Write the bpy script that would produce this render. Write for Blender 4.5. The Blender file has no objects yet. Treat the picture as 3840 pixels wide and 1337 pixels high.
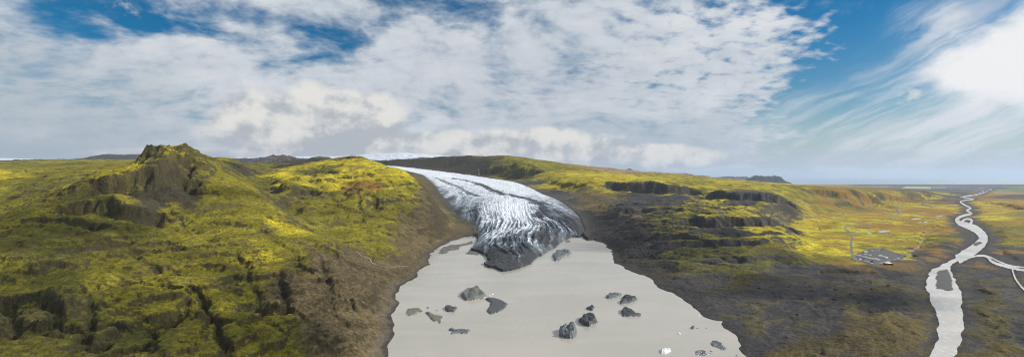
import bpy, bmesh, math, random
import numpy as np
from mathutils import Vector
from mathutils.geometry import tessellate_polygon

C = bpy.context.scene.collection
H = 200.0            # the drone's height above the lake, metres
HZ = 664.0           # photo row of the true horizon
F = 1920.0           # photo pixels per unit tangent (90 degree lens)
rnd = random.Random(7)

# ------------------------------------------------------------------ helpers
def gxy(px, py, z=0.0):
    Y = (H - z) * F / (py - HZ)
    return ((px - 1920.0) / F * Y, Y)

def unp(px, py, Y):
    return ((px - 1920.0) / F * Y, Y, H - (py - HZ) / F * Y)

def smooth(a, b, x):
    t = np.clip((x - a) / (b - a), 0, 1)
    return t * t * (3 - 2 * t)

_rs = np.random.RandomState(11)
_perm = np.tile(_rs.permutation(512), 3)
_ang = _rs.rand(512) * 2 * np.pi
_gx, _gy = np.cos(_ang).astype(np.float32), np.sin(_ang).astype(np.float32)

def perlin(x, y):
    xi = np.floor(x).astype(np.int64); yi = np.floor(y).astype(np.int64)
    xf = (x - xi).astype(np.float32); yf = (y - yi).astype(np.float32)
    xi &= 511; yi &= 511
    u = xf * xf * xf * (xf * (xf * 6 - 15) + 10); v = yf * yf * yf * (yf * (yf * 6 - 15) + 10)
    a0 = _perm[xi]; a1 = _perm[xi + 1]
    def g(a, oy, fx, fy):
        k = _perm[a + yi + oy] & 511
        return _gx[k] * fx + _gy[k] * fy
    n00 = g(a0, 0, xf, yf); n10 = g(a1, 0, xf - 1, yf)
    n01 = g(a0, 1, xf, yf - 1); n11 = g(a1, 1, xf - 1, yf - 1)
    return (n00 * (1 - u) + n10 * u) * (1 - v) + (n01 * (1 - u) + n11 * u) * v * 1.0

def fbm(x, y, o=4, gain=.5, lac=2.03):
    s = 0; a = 1.0
    for i in range(o):
        s = s + a * perlin(x + 17.3 * i, y - 9.1 * i); a *= gain; x = x * lac; y = y * lac
    return s * 1.4

def ridged(x, y, o=4, gain=.5, lac=2.07):
    s = 0; a = 1.0; w = 1.0
    for i in range(o):
        n = 1 - np.abs(perlin(x + 31.7 * i, y + 5.9 * i)) * 2.0
        n = np.clip(n, 0, 1) ** 2 * w
        s = s + a * n; w = np.clip(n * 1.6, 0, 1); a *= gain; x = x * lac; y = y * lac
    return s

def in_poly(x, y, poly):
    inside = np.zeros(np.shape(x), bool); n = len(poly)
    for i in range(n):
        x0, y0 = poly[i]; x1, y1 = poly[(i + 1) % n]
        if y0 == y1: continue
        c = (y0 > y) != (y1 > y)
        inside ^= c & (x < (x1 - x0) * (y - y0) / (y1 - y0) + x0)
    return inside

def seg_dist(x, y, pts, closed=False):
    """distance to a polyline, signed side and running parameter (0..1)"""
    best = np.full(np.shape(x), 1e18); side = np.zeros(np.shape(x)); par = np.zeros(np.shape(x))
    n = len(pts); m = n if closed else n - 1
    for i in range(m):
        x0, y0 = pts[i]; x1, y1 = pts[(i + 1) % n]
        dx, dy = x1 - x0, y1 - y0; L = dx * dx + dy * dy + 1e-9
        t = np.clip(((x - x0) * dx + (y - y0) * dy) / L, 0, 1)
        ex = x - x0 - t * dx; ey = y - y0 - t * dy
        d = ex * ex + ey * ey; k = d < best
        best = np.where(k, d, best)
        side = np.where(k, np.sign(dx * (y - y0) - dy * (x - x0)), side)
        par = np.where(k, (i + t) / m, par)
    return np.sqrt(best), side, par

def sdist(x, y, poly):
    d = seg_dist(x, y, poly, True)[0]
    return np.where(in_poly(x, y, poly), -d, d)

def rbf_fit(P, V, c):
    d = np.sqrt(((P[:, None] - P[None]) ** 2).sum(-1) + c * c)
    n = len(P); A = np.zeros((n + 3, n + 3)); A[:n, :n] = -d - 1e-4 * np.eye(n)
    A[:n, n] = 1; A[:n, n + 1:] = P; A[n, :n] = 1; A[n + 1:, :n] = P.T
    w = np.linalg.solve(A, np.concatenate([V, np.zeros(3)]))
    return w
def rbf_eval(P, w, c, Q):
    out = np.zeros(len(Q)); n = len(P)
    for i in range(0, len(Q), 20000):
        q = Q[i:i + 20000]
        d = np.sqrt(((q[:, None] - P[None]) ** 2).sum(-1) + c * c)
        out[i:i + 20000] = -d @ w[:n] + w[n] + q @ w[n + 1:]
    return out

def bilin(G, fi, fj):
    fi = np.clip(fi, 0, G.shape[0] - 1.001); fj = np.clip(fj, 0, G.shape[1] - 1.001)
    i = fi.astype(int); j = fj.astype(int); a = fi - i; b = fj - j
    if G.ndim == 3: a = a[..., None]; b = b[..., None]
    return (G[i, j] * (1 - b) + G[i, j + 1] * b) * (1 - a) + (G[i + 1, j] * (1 - b) + G[i + 1, j + 1] * b) * a

def catmull(pts, n):
    P = np.array(pts, float); P = np.vstack([2 * P[0] - P[1], P, 2 * P[-1] - P[-2]]); out = []
    for i in range(1, len(P) - 2):
        for k in range(n):
            t = k / n; a, b, c, d = P[i - 1:i + 3]
            out.append(.5 * (2 * b + (c - a) * t + (2 * a - 5 * b + 4 * c - d) * t * t + (3 * b - a - 3 * c + d) * t ** 3))
    out.append(P[-2]); return np.array(out)

# ------------------------------------------------------------------ objects
def props(o, label=None, cat=None, group=None, kind=None):
    if label: o['label'] = label
    if cat: o['category'] = cat
    if group: o['group'] = group
    if kind: o['kind'] = kind
    return o

def link(name, me, m, parent=None):
    o = bpy.data.objects.new(name, me); C.objects.link(o)
    for k in (m if isinstance(m, (list, tuple)) else [m]): me.materials.append(k)
    if parent: o.parent = parent
    return o

def mesh_np(name, co, quads, smoothed=True, col=None):
    me = bpy.data.meshes.new(name)
    co = np.asarray(co, np.float32); quads = np.asarray(quads, np.int32); k = quads.shape[1]
    me.vertices.add(len(co)); me.vertices.foreach_set('co', co.ravel())
    me.loops.add(quads.size); me.loops.foreach_set('vertex_index', quads.ravel())
    me.polygons.add(len(quads)); me.polygons.foreach_set('loop_start', np.arange(0, quads.size, k, dtype=np.int32))
    me.polygons.foreach_set('use_smooth', np.full(len(quads), smoothed))
    if col is not None:
        a = me.attributes.new('Albedo', 'FLOAT_COLOR', 'POINT')
        c4 = np.ones((len(co), 4), np.float32); c4[:, :3] = col
        a.data.foreach_set('color', c4.ravel())
    me.update(calc_edges=True); return me

def grid_quads(nr, nc):
    i = np.arange(nr * nc).reshape(nr, nc)
    return np.stack([i[:-1, :-1], i[:-1, 1:], i[1:, 1:], i[1:, :-1]], -1).reshape(-1, 4)

def compact(co, quads, col=None):
    used = np.unique(quads); m = np.full(len(co), -1, np.int64); m[used] = np.arange(len(used))
    return co[used], m[quads], None if col is None else col[used]

def poly_sheet(name, pts, m, z, kind='structure'):
    """flat sheet from a plan outline"""
    vs = [Vector((p[0], p[1], 0)) for p in pts]
    tr = tessellate_polygon([vs])
    me = bpy.data.meshes.new(name); me.from_pydata([(p[0], p[1], z) for p in pts], [], [t if True else t for t in tr])
    bm = bmesh.new(); bm.from_mesh(me); bmesh.ops.recalc_face_normals(bm, faces=bm.faces)
    for f in bm.faces:
        if f.normal.z < 0: f.normal_flip()
    bm.to_mesh(me); bm.free()
    o = link(name, me, m); o['kind'] = kind; return o
# ------------------------------------------------------------------ node expressions
class NT:
    def __init__(s, tree): s.t = tree
    def n(s, typ, **kw):
        nd = s.t.nodes.new(typ)
        for k, v in kw.items(): setattr(nd, k, v)
        return nd
    def put(s, sock, v):
        if isinstance(v, E): s.t.links.new(v.s, sock)
        elif v is not None: sock.default_value = v
    def math(s, op, *a, clamp=False):
        nd = s.n('ShaderNodeMath', operation=op); nd.use_clamp = clamp
        for i, v in enumerate(a): s.put(nd.inputs[i], v)
        return E(s, nd.outputs[0])
    def ss(s, lo, hi, x):
        nd = s.n('ShaderNodeMapRange', interpolation_type='SMOOTHSTEP')
        s.put(nd.inputs[0], x); s.put(nd.inputs[1], lo); s.put(nd.inputs[2], hi)
        nd.inputs[3].default_value = 0; nd.inputs[4].default_value = 1
        return E(s, nd.outputs[0])
    def vec(s, x, y, z=0.0):
        nd = s.n('ShaderNodeCombineXYZ')
        for i, v in enumerate((x, y, z)): s.put(nd.inputs[i], v)
        return E(s, nd.outputs[0])
    def sep(s, v):
        nd = s.n('ShaderNodeSeparateXYZ'); s.put(nd.inputs[0], v)
        return [E(s, o) for o in nd.outputs]
    def noise(s, v, scale=1., detail=4., rough=.5, lac=2., dist=0., typ='FBM', dims='3D', color=False):
        nd = s.n('ShaderNodeTexNoise', noise_dimensions=dims); nd.noise_type = typ
        s.put(nd.inputs['Vector'], v); nd.inputs['Scale'].default_value = scale
        nd.inputs['Detail'].default_value = detail; nd.inputs['Roughness'].default_value = rough
        nd.inputs['Lacunarity'].default_value = lac; nd.inputs['Distortion'].default_value = dist
        return E(s, nd.outputs['Color' if color else 'Fac'])
    def mix(s, f, a, b, typ='MIX'):
        nd = s.n('ShaderNodeMix', data_type='RGBA', blend_type=typ); nd.clamp_factor = True
        s.put(nd.inputs[0], f)
        for i, v in ((6, a), (7, b)):
            if isinstance(v, E): s.t.links.new(v.s, nd.inputs[i])
            else: nd.inputs[i].default_value = (v[0], v[1], v[2], 1)
        return E(s, nd.outputs[2])
    def vm(s, op, a, b=None):
        nd = s.n('ShaderNodeVectorMath', operation=op); s.put(nd.inputs[0], a)
        if b is not None: s.put(nd.inputs[1], b)
        return E(s, nd.outputs[0])
class E:
    def __init__(s, nt, sock): s.nt = nt; s.s = sock
    def __add__(a, b): return a.nt.math('ADD', a, b)
    __radd__ = __add__
    def __mul__(a, b): return a.nt.math('MULTIPLY', a, b)
    __rmul__ = __mul__
    def __sub__(a, b): return a.nt.math('SUBTRACT', a, b)
    def __rsub__(a, b): return a.nt.math('SUBTRACT', b, a)
    def __truediv__(a, b): return a.nt.math('DIVIDE', a, b)
    def __neg__(a): return a.nt.math('MULTIPLY', a, -1.0)
    def clamp(a): return a.nt.math('ADD', a, 0.0, clamp=True)

def mat(name):
    m = bpy.data.materials.new(name); m.use_nodes = True; t = m.node_tree
    b = t.nodes['Principled BSDF']; return m, NT(t), b

def plain_mat(name, col, rough=.8, var=.15, scale=2.0, metal=0., bump=0.):
    m, n, b = mat(name)
    tc = n.n('ShaderNodeTexCoord'); v = E(n, tc.outputs['Object'])
    f = n.noise(v, scale, 4, .6)
    n.put(b.inputs['Base Color'], n.mix(f, [c * (1 - var) for c in col], [min(1, c * (1 + var)) for c in col]))
    b.inputs['Roughness'].default_value = rough; b.inputs['Metallic'].default_value = metal
    if bump:
        bp = n.n('ShaderNodeBump'); bp.inputs['Strength'].default_value = 1; bp.inputs['Distance'].default_value = bump
        n.put(bp.inputs['Height'], f); n.t.links.new(bp.outputs[0], b.inputs['Normal'])
    return m

def ground_mat(name, bump=1.0, s1=.25, s2=1.1, var=.28, speck=False):
    """albedo of the ground cover from the mesh, broken up by noise and a bump"""
    m, n, b = mat(name)
    at = n.n('ShaderNodeAttribute', attribute_name='Albedo'); col = E(n, at.outputs['Color'])
    tc = n.n('ShaderNodeTexCoord'); v = E(n, tc.outputs['Object'])
    a = n.noise(v, s1, 5, .65); c = n.noise(v, s2, 4, .7)
    k = (a - .5) * (2.6 * var) + (c - .5) * (3.0 * var) + 1.0
    if speck: k = k * (1.0 - n.ss(.54, .64, n.noise(v, .16, 5, .72)) * .30)
    n.put(b.inputs['Base Color'], n.vm('MULTIPLY', col, n.vec(k, k, k)))
    b.inputs['Roughness'].default_value = .95; b.inputs['Specular IOR Level'].default_value = .15
    bp = n.n('ShaderNodeBump'); bp.inputs['Strength'].default_value = .9; bp.inputs['Distance'].default_value = bump
    n.put(bp.inputs['Height'], a * 1.6 + c * .5); n.t.links.new(bp.outputs[0], b.inputs['Normal'])
    return m
# ------------------------------------------------------------------ survey of the land
# each entry: where a spot of ground is sighted (column, row), how far off it lies, its cover, roughness in metres
S = []
def P(s, cover=None, rough=None):
    for tok in s.split():
        a = tok.split(',')
        c = a[3] if len(a) > 3 else cover
        r = float(a[4]) if len(a) > 4 else rough
        S.append((unp(float(a[0]), float(a[1]), float(a[2])), c, r))
def G(s, z, cover=None, rough=None):
    for tok in s.split():
        a = tok.split(',')
        px, py = float(a[0]), float(a[1])
        zz = z
        X, Y = gxy(px, py, zz)
        S.append(((X, Y, zz), a[2] if len(a) > 2 else cover, rough))
# near spur on the left: foot to shoulder; dark moss holds some cloud shade
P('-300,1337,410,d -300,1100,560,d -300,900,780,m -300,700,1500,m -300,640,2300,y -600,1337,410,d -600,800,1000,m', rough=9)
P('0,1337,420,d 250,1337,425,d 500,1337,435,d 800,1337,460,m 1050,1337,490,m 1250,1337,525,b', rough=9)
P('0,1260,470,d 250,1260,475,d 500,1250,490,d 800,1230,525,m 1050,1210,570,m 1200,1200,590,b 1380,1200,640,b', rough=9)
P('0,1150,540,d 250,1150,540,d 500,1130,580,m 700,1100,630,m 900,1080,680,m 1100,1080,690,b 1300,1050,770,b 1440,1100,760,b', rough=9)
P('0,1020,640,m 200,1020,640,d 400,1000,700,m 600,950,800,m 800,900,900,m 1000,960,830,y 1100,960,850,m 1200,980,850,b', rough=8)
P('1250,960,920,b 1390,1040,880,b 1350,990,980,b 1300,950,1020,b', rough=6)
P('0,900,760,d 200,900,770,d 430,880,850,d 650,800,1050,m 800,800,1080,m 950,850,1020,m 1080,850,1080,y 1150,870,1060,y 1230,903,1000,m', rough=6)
P('0,790,1150,m 130,790,930,m 270,752,1000,m 420,745,1010,m 430,800,945,d 560,760,1060,r 400,692,1085,r 480,690,1100,r 560,700,1120,r 640,710,1140,r 680,680,1180,r', rough=5)
P('700,720,1160,r 800,720,1210,m 900,690,1330,m 1000,745,1290,m 1050,790,1220,m', rough=3)
P('700,640,1270,d 800,640,1360,m 880,650,1480,m 960,700,1420,m', rough=4)
P('200,740,1100,m 300,690,1130,m 350,660,1180,y 420,640,1210,y 480,618,1235,y 540,578,1255,d 590,562,1275,d 640,552,1305,y 690,548,1335,m 730,562,1385,m 790,587,1460,m 840,606,1560,m 880,630,1640,m', rough=6)
P('340,676,1360,m 420,668,1360,m 480,650,1350,m 520,632,1350,m 560,600,1370,m 600,588,1400,d 640,582,1430,d 690,576,1450,d 730,580,1490,m', rough=4)
P('480,622,1220,y 520,604,1235,y 440,636,1210,y', rough=3)
# behind the spur: plateau with low swells
P('0,700,1500,m 130,700,1450,d 0,650,2000,y 150,645,2100,m 250,645,1900,m 330,622,2600,m 450,610,2600,m 0,618,3400,m 150,618,3400,m 300,612,3400,m 520,610,2600,m 650,605,2700,m -300,615,3400,m', rough=5)
P('-300,604,5200,m 0,603,5200,d 200,602,5200,m 400,600,5200,m 600,600,5200,m', rough=7)
# the valley between and its stream
P('900,625,2600,m 960,640,2500,d 1000,680,2100,d 1040,720,1850,d 1080,790,1560,d 1125,830,1400,m 1250,895,1290,m 1335,945,1215,b 1400,985,1150,b', rough=4)
P('760,600,2400,m 830,590,2400,m 880,600,2350,d 905,625,2200,r', rough=6)
P('930,612,4200,u 1000,594,4500,u 1060,592,4500,u 1120,602,4200,r 1000,620,3300,d 1080,620,3000,r 1150,600,3600,r 1190,592,3600,r 1250,605,3300,m', rough=8)
# second hill; yellow tops also hold sunlit brightness in their colour
P('1050,660,2150,y 1100,630,2500,y 1180,605,2700,y 1250,605,2600,y 1290,588,2750,d 1330,586,2750,o 1380,592,2650,m 1420,612,2500,y 1470,628,2350,y 1500,632,2300,y 1560,655,2150,y 1600,672,2080,b', rough=6)
P('1050,700,1850,m 1120,700,1850,d 1120,680,2000,y 1200,690,2000,y 1300,660,2150,y 1400,650,2150,y 1500,680,1980,y 1180,640,2300,d 1350,690,1900,o 1560,700,1960,m', rough=6)
P('1150,780,1600,m 1200,800,1580,m 1300,750,1740,m 1400,750,1740,m 1500,750,1760,m 1600,740,1880,b 1650,760,1950,b 1680,800,1950,b 1690,840,1850,b', rough=6)
P('1250,860,1400,m 1350,850,1460,m 1450,850,1500,m 1550,840,1580,b 1640,850,1650,b 1600,890,1500,b 1500,900,1380,b 1420,930,1290,m 1350,910,1310,m', rough=5)
P('1615,702,2800,b 1560,662,3500,b 1490,648,4000,r 1580,690,2600,b 1640,735,2450,b', rough=2)
P('1760,850,1790,b 1720,860,1740,b 1660,885,1640,b', rough=4)
G('1480,995 1550,985 1600,940 1650,905 1700,890', 3, 'b', 2)
G('1440,1200 1445,1280 1440,1337 1430,1400 1415,1480', 6, 'b', 3)
G('1300,1600 1000,1600', 10, 'b', 3)
# behind and under the glacier
P('1430,630,5000,r 1500,640,4600,r 1600,650,4500,r 1750,662,4500,r 1900,676,4300,r', rough=2)
P('1430,606,5900,r 1520,602,5700,r 1600,600,5500,r 1660,592,5200,r 1720,592,5000,r 1800,598,4800,r 1880,606,4700,m 1960,614,4600,m 2050,621,4600,m 2200,632,4600,m', rough=6)
P('1440,602,7500,u 1600,594,7500,u 1700,590,7500,t 1800,593,7500,t 1900,602,7500,t 2000,610,7500,t 2200,624,7500,o', rough=8)
# right of the glacier: plateau, benches and moraine
P('2300,632,6800,t 2400,641,6500,t 2500,648,6300,t 2580,655,6000,t 2300,645,5000,t 2450,655,4800,m 2550,662,4600,m', rough=5)
P('1985,655,4000,d 2050,645,3900,y 2150,648,3900,y 2250,652,3900,y 2350,658,3900,y 2010,676,3500,g 2080,665,3300,y 2160,680,3000,y 2250,690,2800,y 2100,695,2900,g 2180,715,2650,b', rough=5)
P('2330,665,3200,y 2400,682,2750,y 2450,690,2680,y 2550,696,2700,m 2620,700,2800,m 2380,735,2500,g 2450,742,2450,g 2550,738,2450,g 2300,735,2500,b 2640,735,2500,m', rough=4)
P('2500,672,3600,m 2600,675,3800,m 2650,690,3100,m 2700,672,4600,m 2760,680,3900,y 2850,690,3900,m 2950,694,4000,m', rough=5)
P('2100,745,2450,g 2200,750,2250,b 2270,760,2120,b 2350,755,2150,g 2430,757,2120,g 2500,752,2200,g 2600,760,2150,d 2700,757,2300,y 2800,770,2150,y', rough=6)
P('2700,720,2500,m 2760,724,2420,g 2850,727,2400,g 2720,758,2280,g 2800,766,2230,g 2870,768,2230,m 2930,735,2500,m 2960,775,2300,g', rough=4)
P('2180,775,2050,h 2250,785,1950,h 2210,830,1780,h 2300,800,1850,h 2300,870,1620,h 2400,800,1830,b 2400,880,1480,h 2500,790,1850,d 2600,800,1780,d', rough=6)
P('2650,822,1620,y 2700,818,1640,m 2800,818,1640,y 2880,815,1680,m 2650,862,1500,g 2750,868,1470,g 2850,868,1480,y 2920,860,1560,y 2950,830,1700,g', rough=4)
P('2500,850,1550,d 2600,870,1430,d 2450,930,1300,h 2550,940,1230,d 2650,930,1250,d 2750,920,1270,d 2850,910,1320,m 2920,900,1350,m 2980,880,1450,y', rough=6)
P('2600,1000,1080,d 2700,985,1110,d 2800,980,1120,d 2900,965,1160,d 2980,960,1180,d 2500,1010,1080,h', rough=4)
# escarpment over the moss flats
P('3000,712,3200,m 3100,716,3400,m 3200,718,3500,m 3300,718,3900,m 3400,716,4600,d 3480,722,5200,r', rough=3)
P('3000,780,2700,m 3100,785,2900,m 3200,778,3200,m 3300,764,3600,y 3400,750,4200,y 3480,738,5000,y 3530,728,6000,y', rough=2)
P('3000,700,4300,y 3100,701,4600,y 3200,704,4900,g 3300,706,5300,o 3400,711,5600,g', rough=2)
# flats
for px in (3050, 3150, 3250, 3350, 3450):
    G('%d,800 %d,830 %d,870 %d,910' % (px, px, px, px), 5, 'y', 1.2)
G('2960,830 2960,870 3000,900 2990,930 3050,950 3120,935', 9, 'y', 3)
G('3300,800 3450,790 3300,845,o 3430,830,o 3480,860 3500,800,o', 4, 'o', 1)
G('3070,975,m 3180,985,m 3280,975,y 3370,950,y', 5, 'm', 1.5)
G('3450,950,g 3500,900,d 3560,900,d 3600,920,g 3480,930,g', 3, 'd', 1.0)
G('2950,1000 3050,1000 3150,1010 3250,1005 3350,1000 3420,1000', 3, 'g', 1.6)
G('2700,1050 2800,1100 2850,1180 2900,1250 2950,1050 3050,1050 3150,1100 3000,1150 3080,1220 3250,1060 3350,1060 3400,1130', 3, 'g', 2.2)
G('2600,1070 2750,1150 2800,1220 2860,1300 2900,1400', 3.5, 'g', 2.4)
G('2750,1060,k 3000,1310,k 2900,1330,k 3150,1260,k 3300,1200,k 3250,1300,k 3400,1250,k 3100,1337,k 3380,1337,k 3050,1500,k 3400,1500,k', 3, 'd', 1.6)
G('3560,1010 3650,960 3700,1000 3780,1060 3600,1050 3700,1060 3830,980 3660,870 3760,940', 2, 'g', .8)
G('3620,1120,k 3700,1130,k 3640,1200,k 3720,1200,k 3800,1130,g 3830,1260,g 3650,1300,k 3750,1300,k 3900,1200,g 4100,1200,k 3700,1500,k 4100,1500,k', 3, 'd', 1.2)
G('3700,840,m 3750,870,m 3830,900,m 3830,850,m 3740,820,y 3830,800,m 3670,790,y 3760,790,y 3830,770,o 3650,770,y 3700,760,y 3900,900,m 4200,900,m 4200,800,y 4400,1000,m', 6, 'm', 1.2)
G('3500,770,y 3540,745,g 3580,735,g 3560,760,g 3600,725,g', 3, 'y', .8)
G('3650,735,o 3720,750,o 3800,740,g 3830,735,g 3700,725,o 3770,722,t 3830,718,p 3760,712,p 3600,712,u 3500,712,u 3400,702,u 3300,700,t 3200,699,o 3100,697,p 3000,694,t', 3, 'o', 1)
G('2960,690,t 3050,692,o 3150,694,t 3250,694,u 3400,697,u 3450,696,u 3550,700,u 3650,703,u 3750,706,u 3830,704,p 4200,706,p 4200,740,o', 2, 't', .8)
P('2600,676,14000,t 2700,682,13500,t 2850,683,13500,t 2960,686,13500,t 2500,672,12000,u 2700,680,10500,t 2850,686,10500,t', rough=2)
for Y in (15000, 19000):
    for u in (-1.3, -1.0, -.7, -.4):
        S.append(((u * Y, Y, 200 + .028 * Y), 'u', 10))
    for u in (-.1, .1, .2, .3):
        S.append(((u * Y, Y, 200 + (.022 - .13 * max(u, 0)) * Y), 'u', 10))
for Y in (10000, 15000, 19000):
    for u in (.62, .75, .9, 1.1, 1.3):
        S.append(((u * Y, Y, 2), 't' if u < .6 else 'u', 1))
for u in (-1.3, -.9): S.append(((u * 8000, 8000, 200 + .032 * 8000), 'u', 8))
for u in (-.6, -.4): S.append(((u * 8000, 8000, 200 + .034 * 8000), 'u', 8))
for u, z in ((-1.3, 60), (-1, 55), (-.7, 45), (-.4, 18), (-.2, -4), (0, -4), (.2, -4), (.42, 3), (.7, 3), (1, 3), (1.3, 3)):
    S.append(((u * 260, 260, z), 'd' if u < -.3 else 'g', 5 if u < -.3 else 1.5))
S.append(((0, 800, -4), 'g', 1)); S.append(((.15 * 700, 700, -4), 'g', 1)); S.append(((-.1 * 900, 900, -4), 'g', 1)); S.append(((0, 500, -4), 'g', 1))

PAL = {'m': (.165, .146, .012), 'y': (.40, .328, .018), 'd': (.102, .096, .014), 'b': (.108, .083, .042),  # left hills: y and d also put sunlit and shaded tone into colour
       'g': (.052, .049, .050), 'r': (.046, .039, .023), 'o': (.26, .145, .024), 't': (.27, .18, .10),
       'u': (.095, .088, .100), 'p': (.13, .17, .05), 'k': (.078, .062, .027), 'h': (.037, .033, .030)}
KEYS = list(PAL)

LB = .55
def ab(X, Y): return np.stack([X / Y, np.log(Y) * LB], -1)
sx = np.array([s[0][0] for s in S]); sy = np.array([s[0][1] for s in S]); sz = np.array([s[0][2] for s in S])
SP = ab(sx, sy)
SR = np.array([4.0 if s[2] is None else s[2] for s in S])
SC = np.zeros((len(S), len(KEYS)))
for i, s in enumerate(S): SC[i, KEYS.index(s[1])] = 1
# merge sightings that coincide
RC = .012
W = rbf_fit(SP, sz, RC)

# coarse fields
CU = np.linspace(-1.32, 1.32, 331); CB = np.linspace(math.log(200) * LB, math.log(21000) * LB, 321)
QB, QU = np.meshgrid(CB, CU, indexing='ij'); Q = np.stack([QU.ravel(), QB.ravel()], -1)
ZC = rbf_eval(SP, W, RC, Q).reshape(QB.shape)
CW = np.zeros((len(Q), len(KEYS))); RO = np.zeros(len(Q))
for i in range(0, len(Q), 20000):
    d2 = ((Q[i:i + 20000, None] - SP[None]) ** 2).sum(-1) + 1e-5
    w = d2 ** -2.2; w /= w.sum(1, keepdims=True); CW[i:i + 20000] = w @ SC
    w = d2 ** -1.3; w /= w.sum(1, keepdims=True); RO[i:i + 20000] = w @ SR
CW = CW.reshape(QB.shape + (len(KEYS),)); RO = RO.reshape(QB.shape)
def coarse(Gd, U, Bq):
    return bilin(Gd, (Bq - CB[0]) / (CB[1] - CB[0]), (U - CU[0]) / (CU[1] - CU[0]))

# ------------------------------------------------------------------ shorelines, river, road in plan
def gpoly(s, z=0.0):
    return [gxy(*map(float, t.split(',')), z) for t in s.split()]
def ragged(poly, amp, wl, n=6, closed=True):
    """a plan outline with a wandering edge"""
    pts = np.array(poly + ([poly[0]] if closed else [])); out = []
    for i in range(len(pts) - 1):
        for k in range(n): out.append(pts[i] + (pts[i + 1] - pts[i]) * k / n)
    if not closed: out.append(pts[-1])
    out = np.array(out); s = (out[:, 1] / 900.0) ** .8
    out[:, 0] += amp * s * fbm(out[:, 0] / wl, out[:, 1] / wl, 4); out[:, 1] += amp * 1.6 * s * fbm(out[:, 0] / wl + 50, out[:, 1] / wl, 4)
    return [tuple(p) for p in out]
LAKE = gpoly('1400,1900 1425,1600 1440,1450 1454,1337 1462,1290 1468,1246 1476,1190 1487,1144 1494,1110 1501,1078 1525,1055 1557,1041 1570,1015 1604,994 1606,965 1613,948 1650,920 1706,896 1781,882 1800,900 1850,930 1900,940 1960,940 2020,925 2080,905 2144,884 2181,882 2200,901 2225,897 2256,910 2280,930 2293,948 2302,985 2340,1003 2386,1022 2420,1035 2452,1050 2498,1088 2535,1105 2573,1125 2600,1150 2629,1172 2645,1190 2666,1195 2704,1200 2713,1228 2735,1240 2750,1250 2770,1276 2780,1300 2797,1330 2830,1400 2900,1600 3000,1900')
LAKE = ragged(LAKE, 7, 60)
BAR = ragged(gpoly('1641,948 1655,930 1690,918 1730,915 1772,901 1780,912 1740,922 1720,938 1690,940 1665,950'), 8, 60, 4)
BAR2 = ragged(gpoly('1745,950 1775,930 1800,935 1800,955 1775,953'), 6, 50, 4)

# braided river: rows of column,row,width across
RIV = {
 'main': '3590,972,34 3625,952,38 3665,925,36 3688,897,32 3674,870,29 3642,850,25 3605,838,19 3588,826,14 3598,814,11 3620,806,10 3643,800,8 3626,788,9 3640,780,7 3618,768,8 3602,756,7 3620,750,7 3652,746,7 3610,738,7 3655,732,6 3672,728,5 3690,722,5 3705,714,4 3720,709,4 3695,705,3 3665,703,3',
 'braid': '3605,842,12 3612,826,8 3628,820,7 3645,826,8 3638,838,10 3628,848,10',
 'side': '3600,958,8 3640,962,7 3680,957,6 3706,965,9 3720,980,10 3760,995,10 3800,1005,10 3845,1013,10 4000,1035,11',
 'side2': '3660,960,5 3705,961,5 3738,976,5 3782,993,5 3850,1003,5 4000,1010,6',
 'spill': '3796,1010,5 3806,1040,6 3822,1065,6 3850,1095,7 3950,1190,8',
 'far': '3600,740,4 3625,733,4 3660,727,4 3690,718,3 3660,712,2 3620,706,2 3560,700,2 3520,697,2',
}
NEARR = '3400,1500 3440,1400 3477,1337 3503,1293 3520,1246 3524,1210 3508,1160 3491,1116 3475,1078 3473,1050 3482,1027 3496,1008 3519,993 3552,980 3589,957 3612,938 3640,962 3626,962 3600,974 3562,988 3552,996 3570,1027 3584,1050 3594,1078 3598,1106 3608,1153 3612,1200 3612,1246 3598,1293 3572,1337 3560,1400 3550,1500'
NEARR = ragged(gpoly(NEARR), 3.5, 70, 7)
def ribbon_px(s, n=6, z=0.0, wob=.0):
    c = catmull([tuple(map(float, t.split(','))) for t in s.split()], n)
    d = np.gradient(c[:, :2], axis=0); L = np.hypot(d[:, 0], d[:, 1]) + 1e-6
    nx, ny = -d[:, 1] / L, d[:, 0] / L
    wl = c[:, 2] / 2 * (1 + wob * fbm(np.arange(len(c)) * .37, np.zeros(len(c)) + 3.1, 3)); wr = c[:, 2] / 2 * (1 + wob * fbm(np.arange(len(c)) * .41, np.zeros(len(c)) + 8.7, 3))
    vis = np.maximum(c[:, 1], 680)
    l = np.array([gxy(a, max(b, 672), z) for a, b in zip(c[:, 0] + nx * wl, c[:, 1] + ny * wl * np.clip((c[:, 1] - 664) / 170, .2, 1))])
    r = np.array([gxy(a, max(b, 672), z) for a, b in zip(c[:, 0] - nx * wr, c[:, 1] - ny * wr * np.clip((c[:, 1] - 664) / 170, .2, 1))])
    return l, r
RIB = {k: ribbon_px(v, 8, 0.0, .16 if k == 'main' else .3) for k, v in RIV.items()}
ROADZ = 4.0
ROAD = '3212,975,12 3203,962,11 3196,950,9 3193,930,8 3193,905,7 3196,888,6.5 3190,872,6 3176,862,5 3166,855,4.5 3172,849,4 3190,845,3.2 3225,843,2.8 3275,838,2.6'
RIBR = ribbon_px(ROAD, 8, ROADZ)
LOT = gpoly('3205,957 3240,938 3262,929 3315,931 3400,958 3378,974 3330,978 3300,990 3270,994 3225,976', ROADZ)
PONDS = ['3290,867 3312,864 3338,863 3334,868 3312,871 3298,871', '3248,869 3258,871 3273,877 3262,878 3250,873', '3205,866 3222,867 3219,871 3206,870',
         '3416,821 3436,818 3457,817 3450,821 3428,823', '3466,830 3478,829 3475,834 3468,834', '3446,832 3456,830 3452,834', '3510,809 3536,807 3534,810 3514,811', '3505,817 3525,816 3518,819']
PONDS = [ragged(gpoly(s, ROADZ), 1.2, 15, 4) for s in PONDS]
TRAIL = '3395,962,7 3420,940,4 3445,925,4 3460,900,4 3470,880,3.5 3490,868,3 3520,860,3'

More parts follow.
